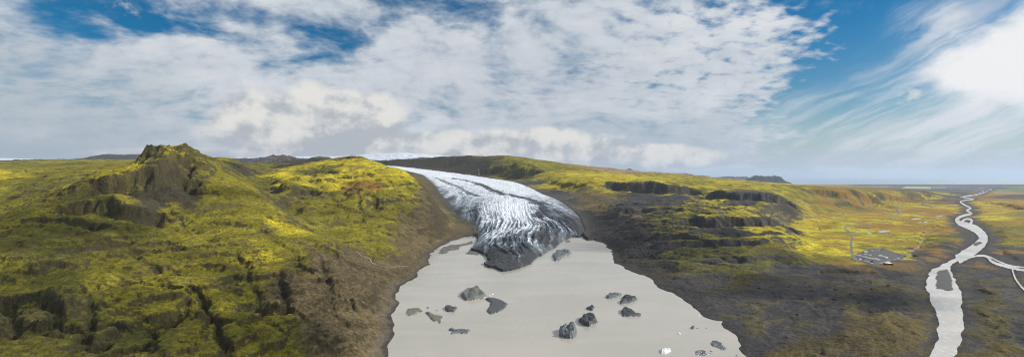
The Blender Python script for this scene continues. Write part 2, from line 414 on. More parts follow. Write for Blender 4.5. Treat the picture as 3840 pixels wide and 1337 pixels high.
# ------------------------------------------------------------------ glacier surface and outline
def q3(s): return [unp(*map(float, t.split(','))) for t in s.split()]
GLE = q3('1395,616,5600 1422,624,4800 1500,636,4300 1584,655,3700 1634,699,2950 1651,727,2700 1690,772,2400 1712,805,2200 1745,822,2060 1784,850,1880 1792,883,1690')
GRE = q3('1640,640,5600 1812,663,4350 1929,680,3650 1985,699,3200 2040,727,2780 2096,749,2480 2146,783,2230 2174,811,2050 2196,861,1820')
GFR = [gxy(px, py, 0) for px, py in ((2176, 889), (2144, 888), (2106, 908), (2085, 925), (2060, 938), (2040, 952), (2023, 962), (2000, 980), (1976, 996), (1950, 1006), (1920, 1014), (1890, 1018), (1868, 1012), (1846, 1006), (1822, 1000), (1812, 990), (1830, 978), (1820, 960), (1795, 945), (1765, 938), (1785, 915))]
GPOLY = [(p[0], p[1]) for p in GLE[::-1]]
GFR = ragged(GFR, 5, 24, 4, False)
GPOLY = [(p[0], p[1]) for p in GRE] + GFR + GPOLY
GIN = q3('1550,632,5200 1600,643,4700 1640,650,4200 1720,662,4000 1850,685,3300 1750,690,3000 1800,720,2700 1930,715,2800 1900,760,2250 2000,750,2350 1800,770,2250 2050,790,2180 1950,800,2120 1850,830,1920 2100,840,1890 2000,850,1800 1900,880,1600 1850,890,1560 2100,870,1710 1980,905,1460 1900,938,1290 1870,968,1190 2030,915,1420 1940,968,1190 1850,935,1310')
GS = np.array([(p[0], p[1], p[2]) for p in GLE + GRE + GIN] + [(x, y, 7.0) for x, y in GFR[::3]])
GP = ab(GS[:, 0], GS[:, 1]); GW = rbf_fit(GP, GS[:, 2], .03)
GU = np.linspace(-.36, .3, 180); GB = np.linspace(math.log(950) * LB, math.log(6000) * LB, 160)
b_, u_ = np.meshgrid(GB, GU, indexing='ij')
GZ = rbf_eval(GP, GW, .03, np.stack([u_.ravel(), b_.ravel()], -1)).reshape(b_.shape)
def glac_z(U, Bq): return bilin(GZ, (Bq - GB[0]) / (GB[1] - GB[0]), (U - GU[0]) / (GU[1] - GU[0]))

# ------------------------------------------------------------------ terrain mesh
YS = [215.0]
while YS[-1] < 20000:
    y = YS[-1]; YS.append(y * (1 + (.009 if y < 330 else .0026 if y < 2400 else .0042 if y < 5500 else .008)))
YS = np.array(YS); US = np.linspace(-1.22, 1.22, 1150)
NR, NC = len(YS), len(US)
Yg, Ug = np.meshgrid(YS, US, indexing='ij'); Xg = Ug * Yg; Bg = np.log(Yg) * LB
far = np.clip(Yg / 1500, .7, 4)
rough = coarse(RO, Ug, Bg); rough = rough * (1 + .12 * smooth(-.18, -.3, Ug))
z0 = coarse(ZC, Ug, Bg)

def cliff(z, pts, drop, w, R, ragg=.5, wl=None):
    """lift the far side and lower the near side of a rock edge; pts sighted left to right"""
    wl = wl or max(36, R * .8)
    q = q3(pts); pl = [(p[0], p[1]) for p in q]
    xs = [p[0] for p in pl]; ys = [p[1] for p in pl]
    m = (Xg > min(xs) - 3 * R) & (Xg < max(xs) + 3 * R) & (Yg > min(ys) - 3 * R) & (Yg < max(ys) + 3 * R)
    x, y = Xg[m], Yg[m]
    wx = x + ragg * R * .5 * fbm(x / wl, y / wl, 4); wy = y + ragg * R * .5 * fbm(x / wl + 40, y / wl, 4)
    d, s, t = seg_dist(wx, wy, pl); sd = d * s
    tap = smooth(0, .12, t) * smooth(1, .88, t)
    k = (1 / (1 + np.exp(-np.clip(sd / w, -30, 30))) - .82) * np.exp(-(d / R) ** 2) * tap
    z = z.copy(); z[m] += drop * k * (1.0 + .6 * fbm(x / (R * 2.2) + len(pts), y / (R * 2.2), 3)).clip(.5, 1.45); return z

z = z0
CL = [('340,668,1110 400,655,1125 470,646,1140 540,644,1165 600,648,1190 660,640,1230 720,660,1270', 50, 4, 80),
      ('200,745,960 330,735,985 400,738,990 450,760,975 520,790,985 600,770,1040', 32, 3.5, 55),
      ('520,590,1245 560,572,1255 600,566,1270 640,572,1275', 16, 3, 40),
      ('640,580,1280 680,600,1290 720,610,1320 760,640,1310', 20, 4, 50),
      ('640,566,1300 670,550,1325 700,548,1340 740,562,1370', 12, 3, 30),
      ('60,830,860 150,800,900 260,800,900 350,810,905 430,840,890', 16, 3, 35),
      ('100,960,700 200,930,735 300,905,770 420,880,830 520,870,860', 13, 3, 30),
      ('30,1010,645 150,1000,655 250,985,680 380,960,730', 12, 3, 30),
      ('-60,1120,560 100,1110,565 180,1120,560 250,1130,555 330,1120,570 420,1140,560', 19, 2.5, 32),
      ('0,1200,510 90,1190,515 170,1200,510 280,1215,500 380,1200,520 460,1190,535', 17, 2.5, 26),
      ('-40,1265,465 110,1255,472 230,1262,470 330,1275,466 430,1262,478', 12, 2, 20),
      ('430,1050,650 560,1040,660 640,1060,655 700,1090,645', 9, 2.5, 25),
      ('600,1000,730 740,985,755 860,990,765', 6, 2.5, 25),
      ('780,1040,700 880,1030,720 960,1060,705', 10, 3, 30), ('860,1130,610 960,1110,640 1040,1130,630 1120,1130,640', 14, 3, 30),
      ('1180,1120,660 1290,1100,700 1380,1110,720', 6, 3, 25), ('520,900,820 620,880,860 700,900,850', 8, 3, 30), ('560,1200,540 660,1180,560 760,1190,560', 14, 2.5, 28),
      ('1050,780,1500 1060,720,1640 1110,690,1800 1180,690,1860', 20, 5, 50),
      ('1200,650,2080 1280,640,2150 1350,645,2150', 12, 5, 60), ('1240,596,2600 1300,588,2700 1360,592,2650', 18, 6, 60),
      ('1350,760,1690 1450,735,1760 1530,740,1800 1600,760,1880', 14, 6, 60),
      ('1420,880,1420 1520,860,1480 1600,850,1580', 10, 5, 50),
      ('1620,600,5200 1700,598,4950 1800,606,4750 1900,614,4600 1960,626,4400 2040,640,4100', 110, 22, 260),
      ('1420,612,5750 1520,608,5600 1620,602,5400', 70, 25, 250),
      ('2010,660,3600 2080,668,3300 2150,686,3000 2230,700,2800', 34, 10, 120),
      ('2230,697,2800 2330,690,2750 2400,688,2700 2500,697,2650 2600,702,2650 2650,716,2600', 58, 7, 90),
      ('2650,712,2550 2720,722,2450 2800,726,2400 2900,730,2420 2960,735,2450', 50, 6, 80),
      ('2600,772,2050 2700,775,2020 2800,778,2050 2900,786,2050', 12, 4, 50),
      ('2560,812,1690 2640,820,1630 2720,818,1630 2800,818,1640 2900,812,1700 2950,815,1750', 40, 5, 65),
      ('2400,852,1560 2500,850,1560 2600,858,1520', 12, 4, 40),
      ('2450,930,1310 2600,905,1340 2720,900,1340 2850,895,1360 2960,885,1440', 20, 3.5, 42), ('2300,790,1900 2400,785,1900 2500,782,1900 2620,790,1850 2700,800,1800', 16, 4, 50), ('2350,900,1480 2450,890,1440 2560,900,1400 2650,910,1350', 14, 4, 40), ('2700,880,1440 2800,875,1460 2900,872,1490 3000,880,1500', 14, 3.5, 40),
      ('2560,985,1130 2700,968,1150 2800,968,1150 2900,958,1170 3000,955,1185', 9, 3, 30),
      ('2960,708,3250 3060,712,3350 3160,716,3450 3260,716,3650 3340,718,4000 3420,722,4500 3500,726,5200', 45, 9, 130),
      ('3000,742,2950 3100,745,3100 3180,748,3300 3260,745,3600', 18, 6, 70),
      ('2200,632,4700 2300,640,4500 2400,650,4300', 25, 10, 120), ('2000,720,2800 2060,742,2500 2140,770,2250 2200,790,2050', 22, 8, 80)]
for a in CL: z = cliff(z, *a)

def crag(z, px, py, Y, Rr, h):
    X0, Y0, _ = unp(px, py, Y); m = (np.abs(Xg - X0) < 2 * Rr) & (np.abs(Yg - Y0) < 3 * Rr); x, y = Xg[m], Yg[m]
    d = np.hypot(x - X0, (y - Y0) * .6) / Rr + .35 * fbm(x / Rr, y / Rr, 3)
    z = z.copy(); z[m] += .45 * h * smooth(1.0, .6, d) * (.75 + .5 * ridged(x / (Rr * .6), y / (Rr * .6), 3) * .5); return z
for t in '548,572,1255,16,9 590,566,1272,22,9 612,570,1270,14,7 655,560,1310,14,4 690,556,1335,16,5 722,556,1360,22,9 748,562,1385,12,9 700,600,1300,18,10 740,620,1310,16,9 770,575,1430,14,7 830,598,1540,16,7 1195,640,2200,40,14 1330,585,2720,40,14 1290,590,2740,30,10'.split():
    z = crag(z, *map(float, t.split(',')))
ravw = np.zeros(z.shape)
def ravine(z, pts, depth, w, wl=70):
    w = w * .75
    q = q3(pts) if pts.count(',') > pts.count(' ') + 1 else [gxy(*map(float, t.split(',')), 3.0) for t in pts.split()]
    pl = [(p[0], p[1]) for p in q]; xs = [p[0] for p in pl]; ys = [p[1] for p in pl]; R_ = 5 * w
    m = (Xg > min(xs) - R_) & (Xg < max(xs) + R_) & (Yg > min(ys) - R_) & (Yg < max(ys) + R_)
    x, y = Xg[m], Yg[m]; d, s, t = seg_dist(x + w * 1.2 * fbm(x / wl, y / wl, 4), y + w * 1.2 * fbm(x / wl + 7, y / wl, 4), pl)
    k = np.exp(-(d / w) ** 1.5) * smooth(0, .15, t) * smooth(1, .9, t); z = z.copy(); z[m] -= .7 * depth * k; ravw[m] = np.maximum(ravw[m], k); return z
for a in (('690,1050,680 740,1100,640 780,1160,585 800,1220,535 830,1280,495 880,1345,450', 15, 8), ('560,1160,560 590,1230,505 550,1290,470 560,1345,440', 12, 7),
          ('1050,1020,760 1065,1080,690 1080,1140,630 1070,1180,600', 10, 6), ('700,1090,640 690,1170,570 650,1240,510', 9, 6), ('205,1120,565 212,1180,525 190,1260,475', 14, 6),
          ('330,1150,545 350,1230,495 320,1300,450', 9, 6), ('1335,700,1900 1350,760,1700 1358,810,1560 1340,860,1440', 7, 8), ('440,900,850 520,960,770 600,1000,720 690,1050,680', 8, 7),
          ('880,960,860 920,1020,760 960,1090,680 1000,1180,590 1090,1270,530', 6, 5), ('40,1120,565 60,1200,515 40,1290,460', 10, 6),
          ('1200,950,900 1230,1040,740 1260,1140,640 1330,1260,590', 5, 6), ('1010,1080,690 1130,1170,610 1200,1290,545', 5, 5),
          ('2731,1050 2797,1092 2853,1150 2910,1180 2973,1218 3066,1302 3110,1345', 6, 9), ('2560,1090 2640,1060 2731,1050', 3, 7), ('2880,1040 2990,1090 3080,1150 3120,1250', 2.5, 6), ('3285,1156 3310,1161 3340,1162', 5, 7), ('3688,1203 3712,1222 3738,1226', 5, 6),
          ('3150,1040 3240,1090 3260,1180', 2, 6), ('2620,1120 2700,1160 2800,1190 2880,1260 2930,1340', 2.5, 6), ('3180,1120 3290,1090 3400,1100', 1.8, 5), ('3640,1150 3680,1260 3660,1345', 1.5, 5)):
    z = ravine(z, *a)
for a in (('2880,1001 2960,1004 3060,1009 3160,1008 3260,1014 3328,1022 3380,1016', 8, 2, 26), ('3640,842 3690,880 3740,922 3800,962 3860,1005', 7, 2.5, 28), ('3428,960 3440,915 3458,873 3495,852 3533,840 3580,842', 8, 2.5, 28), ('3420,1020 3470,1000 3560,962 3600,940', 5, 2, 22)):
    z = cliff(z, ' '.join('%s,%f' % (t, gxy(*map(float, t.split(',')), 3.0)[1]) for t in a[0].split()), *a[1:], .35, 25)
z = cliff(z, '3690,752,4000 3740,752,4000 3790,762,3600 3860,786,3000', 22, 7, 90)
# broad relief, gullies and knolls, by the roughness of each place
x1 = Xg + 40 * fbm(Xg / 260, Yg / 260, 3); y1 = Yg + 40 * fbm(Xg / 260 + 9, Yg / 260, 3)
fs = np.where(Yg > 2600, 3.0, 1.0); bl = smooth(2000, 3200, Yg)
def dual(f, wl): return f(wl) * (1 - bl) + f(wl * 3) * bl
n1 = dual(lambda w: fbm(x1 / w, y1 / w, 3), 170)
n2 = dual(lambda w: ridged(x1 / w, y1 / w, 4), 120)
n3 = dual(lambda w: fbm(Xg / w, Yg / w, 5, .55), 34)
n4 = dual(lambda w: ridged(x1 / w + 5, y1 / w, 3), 42)
A = rough * far ** .6
n5 = dual(lambda w: fbm(Xg / w + 3, Yg / w, 4, .6), 13)
zroute = z + A * (.9 * n1 - 1.0 * (n2 - .55) + .12 * n3)
z = z + A * (.9 * n1 - .85 * (n2 - .55) + .34 * n3 - .22 * (n4 - .5) + .17 * n5)
if True:
    # running water: gather the flow downhill and cut it in
    def carve(z, kk, rep=1):
        sub = z[::2, ::2].copy(); X2 = Xg[::2, ::2]; Y2 = Yg[::2, ::2]
        nr, nc = sub.shape; cell = (Y2 * (US[2] - US[0])) * np.gradient(Y2, axis=0)
        pad = np.pad(sub, 1, constant_values=1e6); best = np.zeros(sub.shape); rec = np.arange(sub.size).reshape(sub.shape)
        idx = np.pad(rec, 1); PX = np.pad(X2, 1); PY = np.pad(Y2, 1)
        for di in (-1, 0, 1):
            for dj in (-1, 0, 1):
                if di == dj == 0: continue
                sl = (slice(1 + di, nr + 1 + di), slice(1 + dj, nc + 1 + dj))
                dist = np.hypot(PX[sl] - X2, PY[sl] - Y2) + 1e-3
                g = (sub - pad[sl]) / dist; k = g > best
                best = np.where(k, g, best); rec = np.where(k, idx[sl], rec)
        acc = cell.ravel().tolist(); order = np.argsort(-sub.ravel()).tolist(); rl = rec.ravel().tolist()
        for i in order:
            r = rl[i]
            if r != i: acc[r] += acc[i]
        acc = np.array(acc).reshape(sub.shape); cut = np.clip(np.log(acc / 500.0), 0, 6) * np.clip(best * 3, 0, 1)
        c2 = cut.copy()
        for g in (.6, .35):
            p = np.pad(c2, 1, mode='edge'); c2 = np.maximum(c2, g * np.maximum(np.maximum(p[:-2, 1:-1], p[2:, 1:-1]), np.maximum(p[1:-1, :-2], p[1:-1, 2:])))
        ii = np.arange(NR) / 2.0; jj = np.arange(NC) / 2.0
        I, J = np.meshgrid(ii, jj, indexing='ij'); return bilin(c2, I, J) * kk
    flow = carve(zroute, 1.0)
    z = z - flow * np.clip(rough / 8, 0, 1.2) * 2.1

# stepped lava beds: gentle treads, steep risers
st = 15.0 * far; ph = z / st + .8 * fbm(Xg / 240, Yg / 240, 3); fr = ph - np.floor(ph)
step = (np.where(fr < .72, fr * .42, .3024 + (fr - .72) * 2.49) - fr) * st
stepw = np.clip((rough - 3) / 5, 0, 1) * smooth(-.2, .35, fbm(Xg / 150 + 3, Yg / 150, 3)) * .8
z = z + step * stepw
rx2 = Xg * .85 + Yg * .52; ry2 = Yg * .85 - Xg * .52
flowm = ridged(rx2 / 190 + .5 * fbm(Xg / 160, Yg / 160, 3), ry2 / 52 + .7 * fbm(Xg / 120, Yg / 120, 3), 5, .55)
outz = smooth(.22, .34, Ug) * smooth(1250, 1000, Yg)
z = z + outz * (2.6 * (flowm - .8) + .8 * fbm(Xg / 20, Yg / 20, 4))
_a = np.gradient(z, axis=0) / np.gradient(Yg, axis=0); _b = np.gradient(z, axis=1) / np.gradient(Xg, axis=1)
steep = smooth(.55, 1.2, np.hypot(_a - _b * Ug, _b)); steep = np.maximum(steep, .5 * np.roll(steep, 2, 0)); steep = np.maximum(steep, .5 * np.roll(steep, -2, 0))
z = z + steep * np.clip(rough / 5, .3, 1.6) * far ** .7 * (2.6 * (ridged(Xg / 15, Yg / 22, 4, .6) - .8) + 1.2 * fbm(Xg / 6, Yg / 6, 3))
flz = smooth(.13, .2, Ug) * smooth(.52, .40, Ug) * smooth(1000, 1200, Yg) * smooth(2700, 2200, Yg) * smooth(.12, .4, np.hypot(_a - _b * Ug, _b))
flute = ridged(Yg / 46 + .6 * fbm(Xg / 90, Yg / 90, 3) + Xg / 120, Xg / 170, 4, .55)
z = z - flz * 8.0 * (flute - .6)
# flats: outwash plain by the river, the road and the car park
def lower(z, d, w0, w1, to):
    k = smooth(w0, w1, d); return to * (1 - k) + z * k
flat = {}
near = (Xg > 250) & (Yg > 400)
rd = np.full(Xg.shape, 1e9)
for k, (l, r) in RIB.items():
    c = (l + r) / 2
    m = near & (Xg > c[:, 0].min() - 700) & (Xg < c[:, 0].max() + 700) & (Yg > c[:, 1].min() - 900) & (Yg < c[:, 1].max() + 900)
    pl = [tuple(p) for p in l[::2]] + [tuple(p) for p in r[::-2]]
    rd[m] = np.minimum(rd[m], sdist(Xg[m], Yg[m], pl))
wb = np.clip((Yg / 1100) ** .5, .6, 2.0)
bank = 18 * fbm(Xg / 90, Yg / 90, 3) * wb
m = near & (Yg < 1900) & (Ug > .6)
rd[m] = np.minimum(rd[m], sdist(Xg[m], Yg[m], NEARR))
rdw = rd + np.where(rd > 4, bank, 0)
z = np.where(rd < 1e8, lower(z, rdw, 14 * wb, 42 * wb, -.5 + .5 * smooth(-5, 18, rd)), z)
rc = (RIBR[0] + RIBR[1]) / 2
m = (Xg > 500) & (Xg < 2200) & (Yg > 900) & (Yg < 3000)
d = np.full(Xg.shape, 1e9); d[m] = np.minimum(seg_dist(Xg[m], Yg[m], [tuple(p) for p in rc[::3]])[0] - 4, sdist(Xg[m], Yg[m], LOT))
for pd in PONDS: d[m] = np.minimum(d[m], sdist(Xg[m], Yg[m], pd))
roadd = d
z = np.where(d < 200, lower(z, d, 8, 45, ROADZ - .3), z)
# lake bed and shore
m = (Yg < 2100) & (Ug > -.4) & (Ug < .6)
sd = np.full(Xg.shape, 1e9); sd[m] = sdist(Xg[m], Yg[m], LAKE)
bars = np.full(Xg.shape, 1e9); bars[m] = np.minimum(sdist(Xg[m], Yg[m], BAR), sdist(Xg[m], Yg[m], BAR2))
k = smooth(0, 45, sd) ; z = np.where(sd < 1e8, np.where(sd > 0, np.maximum(z, 1.5) * k + (.25 + .05 * np.clip(sd, 0, 60) + .4 * n3 * k) * (1 - k), np.maximum(-6, -.3 + .12 * sd)), z)
z = np.where(bars < 0, .35 + .8 * smooth(0, 30, -bars), z)
# bed under the ice
m = (Ug > -.42) & (Ug < .45) & (Yg > 900) & (Yg < 5800)
gd = np.full(Xg.shape, 1e9); gd[m] = sdist(Xg[m], Yg[m], GPOLY)
gz = glac_z(Ug, Bg)
z = np.where(gd < 0, np.minimum(z, gz - 2.5 - np.clip((-gd - 12) * .3, 0, 40)), np.where(gd < 160 * far, np.where(sd < 0, z, gz + 1 + (z - gz - 1) * smooth(0, 150 * far, gd)), z))
z = np.where((sd > 0) | (bars < 0), z, np.minimum(z, -.25))
# under the distant sheets
z = np.where((Ug > .45) & (Yg > 9000), np.minimum(z, 2.0 - 6 * smooth(14300, 14900, Yg + 0 * Xg)), z)
landz = z

# ------------------------------------------------------------------ ground cover -> albedo
wu = (.020 * fbm(Xg / 90, Yg / 90, 4) + .010 * fbm(Xg / 22, Yg / 22, 3)); wv = (.020 * fbm(Xg / 90 + 70, Yg / 90, 4) + .010 * fbm(Xg / 22 + 31, Yg / 22, 3))
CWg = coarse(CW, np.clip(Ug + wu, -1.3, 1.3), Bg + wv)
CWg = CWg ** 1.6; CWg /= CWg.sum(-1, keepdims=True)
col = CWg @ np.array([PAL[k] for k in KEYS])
del CWg
dzr = np.gradient(z, axis=0) / np.gradient(Yg, axis=0); dzc = np.gradient(z, axis=1) / np.gradient(Xg, axis=1)
dzr = dzr - dzc * Ug
slope = np.hypot(dzr, dzc)
def mixc(c, to, w): return c * (1 - w[..., None]) + np.array(to) * w[..., None]
isveg = np.clip((col[..., 1] / (col[..., 2] + .01) - 1.3) / 2.5, 0, 1)
patch = fbm(x1 / 70, y1 / 70, 5, .6); pat2 = fbm(Xg / 18, Yg / 18, 4, .6); pat3 = dual(lambda w: fbm(Xg / w + 7, Yg / w, 4, .6), 260)
col = col * (1 + .34 * pat3 + .22 * patch + .16 * pat2)[..., None].clip(.45, 1.7)
# moss: thicker yellow cushions on the flatter ground, olive on slopes, bare gravel streaks and rock where steep
col = mixc(col, PAL['y'], isveg * smooth(.15, .7, patch + .5 * pat3) * smooth(.45, .15, slope) * .2)
col = mixc(col, PAL['d'], isveg * smooth(.05, .6, -patch + .4 * pat2) * .45)
col = mixc(col, PAL['b'], isveg * smooth(.35, .8, fbm(x1 / 110 + 20, y1 / 110, 5, .6)) * .55)
mot = smooth(.12, .5, fbm(Xg / 11, Yg / 14, 4, .65) + .35 * fbm(Xg / 90 + 4, Yg / 90, 3)) * isveg * np.clip(rough / 8, 0, 1) * smooth(2600, 1200, Yg)
col = mixc(col, (.052, .042, .020), smooth(.3, .6, mot) * .36)
spk = fbm(Xg / 5.5, Yg / 7, 4, .7); col = col * (1 + .45 * spk * smooth(2200, 900, Yg))[..., None].clip(.4, 1.7)
rock = smooth(.62, .92, slope * (1 + .35 * pat2) + .12 * pat2)
sc = np.array(PAL['r']) * (1 + .35 * fbm(Xg / 9, z / 4 + Yg / 60, 4))[..., None]
col = col * (1 - .85 * rock[..., None]) + sc * .85 * rock[..., None]
gully_shade = smooth(1.2, 3.6, flow) * np.clip(rough / 4, 0, 1) * smooth(3000, 1800, Yg)
col = mixc(col, (.045, .040, .016), gully_shade * .55)  # gully lines darkened: crevice shade put into the albedo
col = mixc(col, (.040, .036, .018), smooth(.25, .7, ravw) * .35)  # ravine floors darkened the same way, shade painted in
hum = ridged(Xg / 55 + .6 * fbm(Xg / 80, Yg / 80, 3), Yg / 130 + .6 * fbm(Xg / 80 + 5, Yg / 80, 3), 4)
flt = smooth(.55, .62, Ug) * smooth(900, 1250, Yg) * smooth(6000, 3500, Yg)
col = mixc(col, (.085, .078, .035), flt * smooth(1.05, 1.35, hum) * .6)
col = mixc(col, PAL['o'], flt * smooth(.0, .5, fbm(Xg / 130, Yg / 260, 4) + .0002 * (Yg - 1500).clip(0, 1500)) * .7)
# right benches: gravel faces and moss treads
rb = smooth(.12, .2, Ug) * smooth(900, 1150, Yg) * smooth(.62, .5, Ug)
col = mixc(col, PAL['y'], rb * isveg * smooth(-.15, .45, patch) * smooth(1300, 2200, Yg) * .8)
col = mixc(col, PAL['g'], rb * smooth(.40, .70, slope + .2 * pat2) * .9)
col = mixc(col, (.034, .031, .030), flz * smooth(.7, 1.2, flute) * .5)
# gravel of river banks, lake shore, flow marks in the outwash
gp = smooth(34 * wb, 10 * wb, rdw) * (rd < 1e8)
col = mixc(col, (.060, .056, .056), gp * .95); col = mixc(col, (.036, .034, .035), smooth(9, 2, rd) * (rd < 1e8) * .8)

outw = smooth(.22, .33, Ug) * smooth(1250, 1020, Yg)
col = mixc(col, (.105, .085, .022), outw * smooth(.7, 1.25, flowm) * .6 * smooth(-.25, .35, pat3 + .4 * patch))
col = mixc(col, (.030, .028, .030), outw * smooth(.55, .2, flowm) * .55)
wet = smooth(9, 2, sd + 4 * n3) * (sd > -8)
shore = smooth(26, 4, sd) * (sd > -8); col = mixc(col, (.10, .09, .078), shore * .75 * (Ug < 0)); col = mixc(col, (.045, .043, .045), shore * .8 * (Ug >= 0))
col = mixc(col, (.040, .037, .034), wet * .7)
col = mixc(col, (.15, .14, .13), smooth(2, -1, bars) * .9)
col = mixc(col, (.07, .065, .06), smooth(60, 5, gd) * (sd > 0) * .7 * smooth(4000, 2500, Yg))
col = col.clip(.008, .8)

M_land = ground_mat('moss and gravel', 5.0, .06, .28, .38, True)
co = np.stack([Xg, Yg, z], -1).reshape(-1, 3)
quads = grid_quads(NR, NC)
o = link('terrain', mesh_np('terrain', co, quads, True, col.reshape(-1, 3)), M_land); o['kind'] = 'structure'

def land_at(X, Y):
    i = np.interp(Y, YS, np.arange(NR)); j = (np.asarray(X) / Y - US[0]) / (US[1] - US[0])
    return bilin(landz, np.atleast_1d(i), np.atleast_1d(j))
# ------------------------------------------------------------------ sight lines onto the finished land and ice
_ys = np.exp(np.linspace(math.log(300), math.log(9000), 1500))
def hit(px, py, ice=False):
    u = (px - 1920) / F; zr = H - (py - HZ) / F * _ys
    h = glac_z(np.full(_ys.shape, u), np.log(_ys) * LB) if ice else land_at(u * _ys, _ys)
    if ice: h = np.where((_ys > 1050) & (_ys < 5500), h, -99)
    k = np.argmax(h >= zr); Y = _ys[k]; return (u * Y, Y, float(h[k]))

# ------------------------------------------------------------------ glacier
gY = [1060.0]
while gY[-1] < 5500: gY.append(gY[-1] * (1 + (.0022 if gY[-1] < 2600 else .0034)))
gY = np.array(gY); gU = np.linspace(-.31, .185, 640)
Yq, Uq = np.meshgrid(gY, gU, indexing='ij'); Xq = Uq * Yq; Bq = np.log(Yq) * LB
gs = sdist(Xq, Yq, GPOLY)
lx = np.interp(Yq, [p[1] for p in GLE[::-1]], [p[0] for p in GLE[::-1]]); rx = np.interp(Yq, [p[1] for p in GRE[::-1]], [p[0] for p in GRE[::-1]])
mid = (lx + rx) / 2; wd = (rx - lx)
# across / along the flow: the tongue spreads like a fan at its snout
cx, cy = unp(1960, 700, 3000)[:2]
ang = np.arctan2(Xq - cx + .10 * (Yq - cy), cy - Yq + 900.0); rad = np.hypot(Xq - cx, cy - Yq + 900)
acr = np.where(Yq < 3000, ang * 1500, ang * 1500); alo = rad
wv1 = 26 * fbm(Xq / 180, Yq / 180, 3); wv2 = 60 * fbm(Xq / 240 + 7, Yq / 240, 3)
wvs = 34 * fbm(Xq / 420, Yq / 800, 2) + 4 * fbm(Xq / 60, Yq / 60, 3)
lowk = smooth(2500, 1500, Yq)
cre = ridged((acr + wvs) / 12, (alo + wv2) / 420, 5, .62)
cre2 = ridged((acr + wv1 * 1.4) / 70, (alo + wv2 + .0006 * (acr) ** 2) / 26, 4, .6)
chop = ridged(Xq / 16 + wv1 / 20, Yq / 16, 3, .55)
zs = glac_z(Uq, Bq)
edge = smooth(0, 60, -gs)
amp = (3.0 + 9.5 * lowk) * (Yq / 2500).clip(.75, 1.6)
fd = seg_dist(Xq, Yq, GFR[::2])[0]; amp = amp * (.55 + .45 * smooth(5, 120, fd))
zs = zs + edge * amp * (.65 * (cre - .8) * (.35 + .65 * lowk) + .5 * (cre2 - .8) * (1 - .8 * lowk) + .28 * (chop - .7)) + 5 * fbm(Xq / 150, Yq / 150, 3) * edge
zs = np.where(gs > -30, zs * np.sqrt(np.clip(-gs / 30, 0, 1)) + (zs - 2.2) * (1 - np.sqrt(np.clip(-gs / 30, 0, 1))), zs)
front = smooth(70, 0, fd)
zs = np.where(gs > -1.5, np.where(front > .2, -2.5, zs - 1.5), np.where(front > .2, np.maximum(zs, .4), zs))
# how dirty the ice is, by place
WH = '1560,648,1 1640,660,1 1700,690,.95 1760,700,.95 1850,740,.95 1900,760,1 1950,790,.95 2000,800,.9 1850,780,.9 1870,825,.8 2050,725,.9 2090,765,.65 1960,850,.7 1850,870,.6 1900,850,.7 1920,700,.95 1830,680,1 1640,715,.7 1700,730,.75 1660,745,.3 1700,800,.15 1740,790,.4 1750,835,.25 1800,870,.42 1780,760,.75 1830,925,.22 1850,980,.04 1840,1000,.04 1900,995,.08 1980,970,.10 2080,905,.15 2100,840,.32 2150,830,.25 2070,800,.2 2120,790,.5 2180,870,.25 1920,920,.42 2000,890,.42 1960,965,.75 1930,985,.6 2040,925,.7 2060,860,.5 1880,950,.22 2140,870,.35 2030,770,.5 1980,760,.85'
WP = []; WV = []
for t in WH.split():
    a, b, c = map(float, t.split(',')); p = hit(a, b, True); WP.append((p[0] / p[1], math.log(p[1]) * LB)); WV.append(c)
WP = np.array(WP); WV = np.array(WV)
dn = np.zeros(Xq.shape); ds = dn.copy(); wu = .012 * fbm(acr / 40, alo / 260, 4) ; wb2 = .02 * fbm(acr / 40 + 9, alo / 260, 4)
for p, v in zip(WP, WV):
    w = ((Uq + wu - p[0]) ** 2 + (Bq + wb2 - p[1]) ** 2 + 2e-5) ** -1.8; dn += w * v; ds += w
white = dn / ds
mor = [hit(a, b, True)[:2] for a, b in ((1700, 668), (1745, 676), (1800, 690), (1850, 715), (1930, 735), (1990, 747), (2025, 762), (2042, 785), (2020, 812))]
dm = seg_dist(Xq + 14 * fbm(Xq / 50, Yq / 50, 4), Yq + 14 * fbm(Xq / 50 + 4, Yq / 50, 4), mor)[0]
white = white * (1 - .85 * smooth(34, 9, dm * (1 + .4 * fbm(Xq / 60, Yq / 60, 3))))
mor2 = [hit(a, b, True)[:2] for a, b in ((1630, 665), (1690, 690), (1740, 715), (1790, 735))]
white = white * (1 - .5 * smooth(22, 6, seg_dist(Xq + wv1 * .4, Yq, mor2)[0]))
stre = .6 * fbm((acr + wvs) / 13, (alo + wv2) / 520, 5, .68) + .5 * fbm((acr + wvs) / 48 + 9, (alo + wv2) / 420, 4, .6)
white = white + .56 * stre * (.25 + lowk) + .40 * (.75 - cre) * (-1.0) * (.3 + .7 * lowk) * .6 + .12 * fbm(Xq / 26, Yq / 26, 4, .6) + .22 * (cre2 - .9) * (1 - lowk)
white = white - .17 * smooth(2100, 1350, Yq) - .16 * smooth(.55, .95, (Xq - lx) / wd) * lowk
white = smooth(.05, 1.0, white) * (.55 + .45 * smooth(-2, 30, -gs * (1 + .8 * fbm(Xq / 40, Yq / 40, 3)))) 
dirt = np.array((.050, .054, .060)); blue = np.array((.18, .215, .255)); sn = np.array((.56, .60, .65))
w3 = white[..., None]
icecol = np.where(w3 < .5, dirt + (blue - dirt) * (w3 / .5), blue + (sn - blue) * ((w3 - .5) / .5))
icecol = icecol * (1 + .12 * fbm(Xq / 8, Yq / 8, 3))[..., None]
M_ice = ground_mat('glacier ice', 1.2, .22, 1.0, .14)
gq = grid_quads(len(gY), len(gU)); keep = (gs.ravel()[gq].min(1) < 0)
c_, q_, k_ = compact(np.stack([Xq, Yq, zs], -1).reshape(-1, 3), gq[keep], icecol.reshape(-1, 3).clip(.01, .95))
o = link('glacier', mesh_np('glacier', c_, q_, True, k_), M_ice); o['kind'] = 'structure'

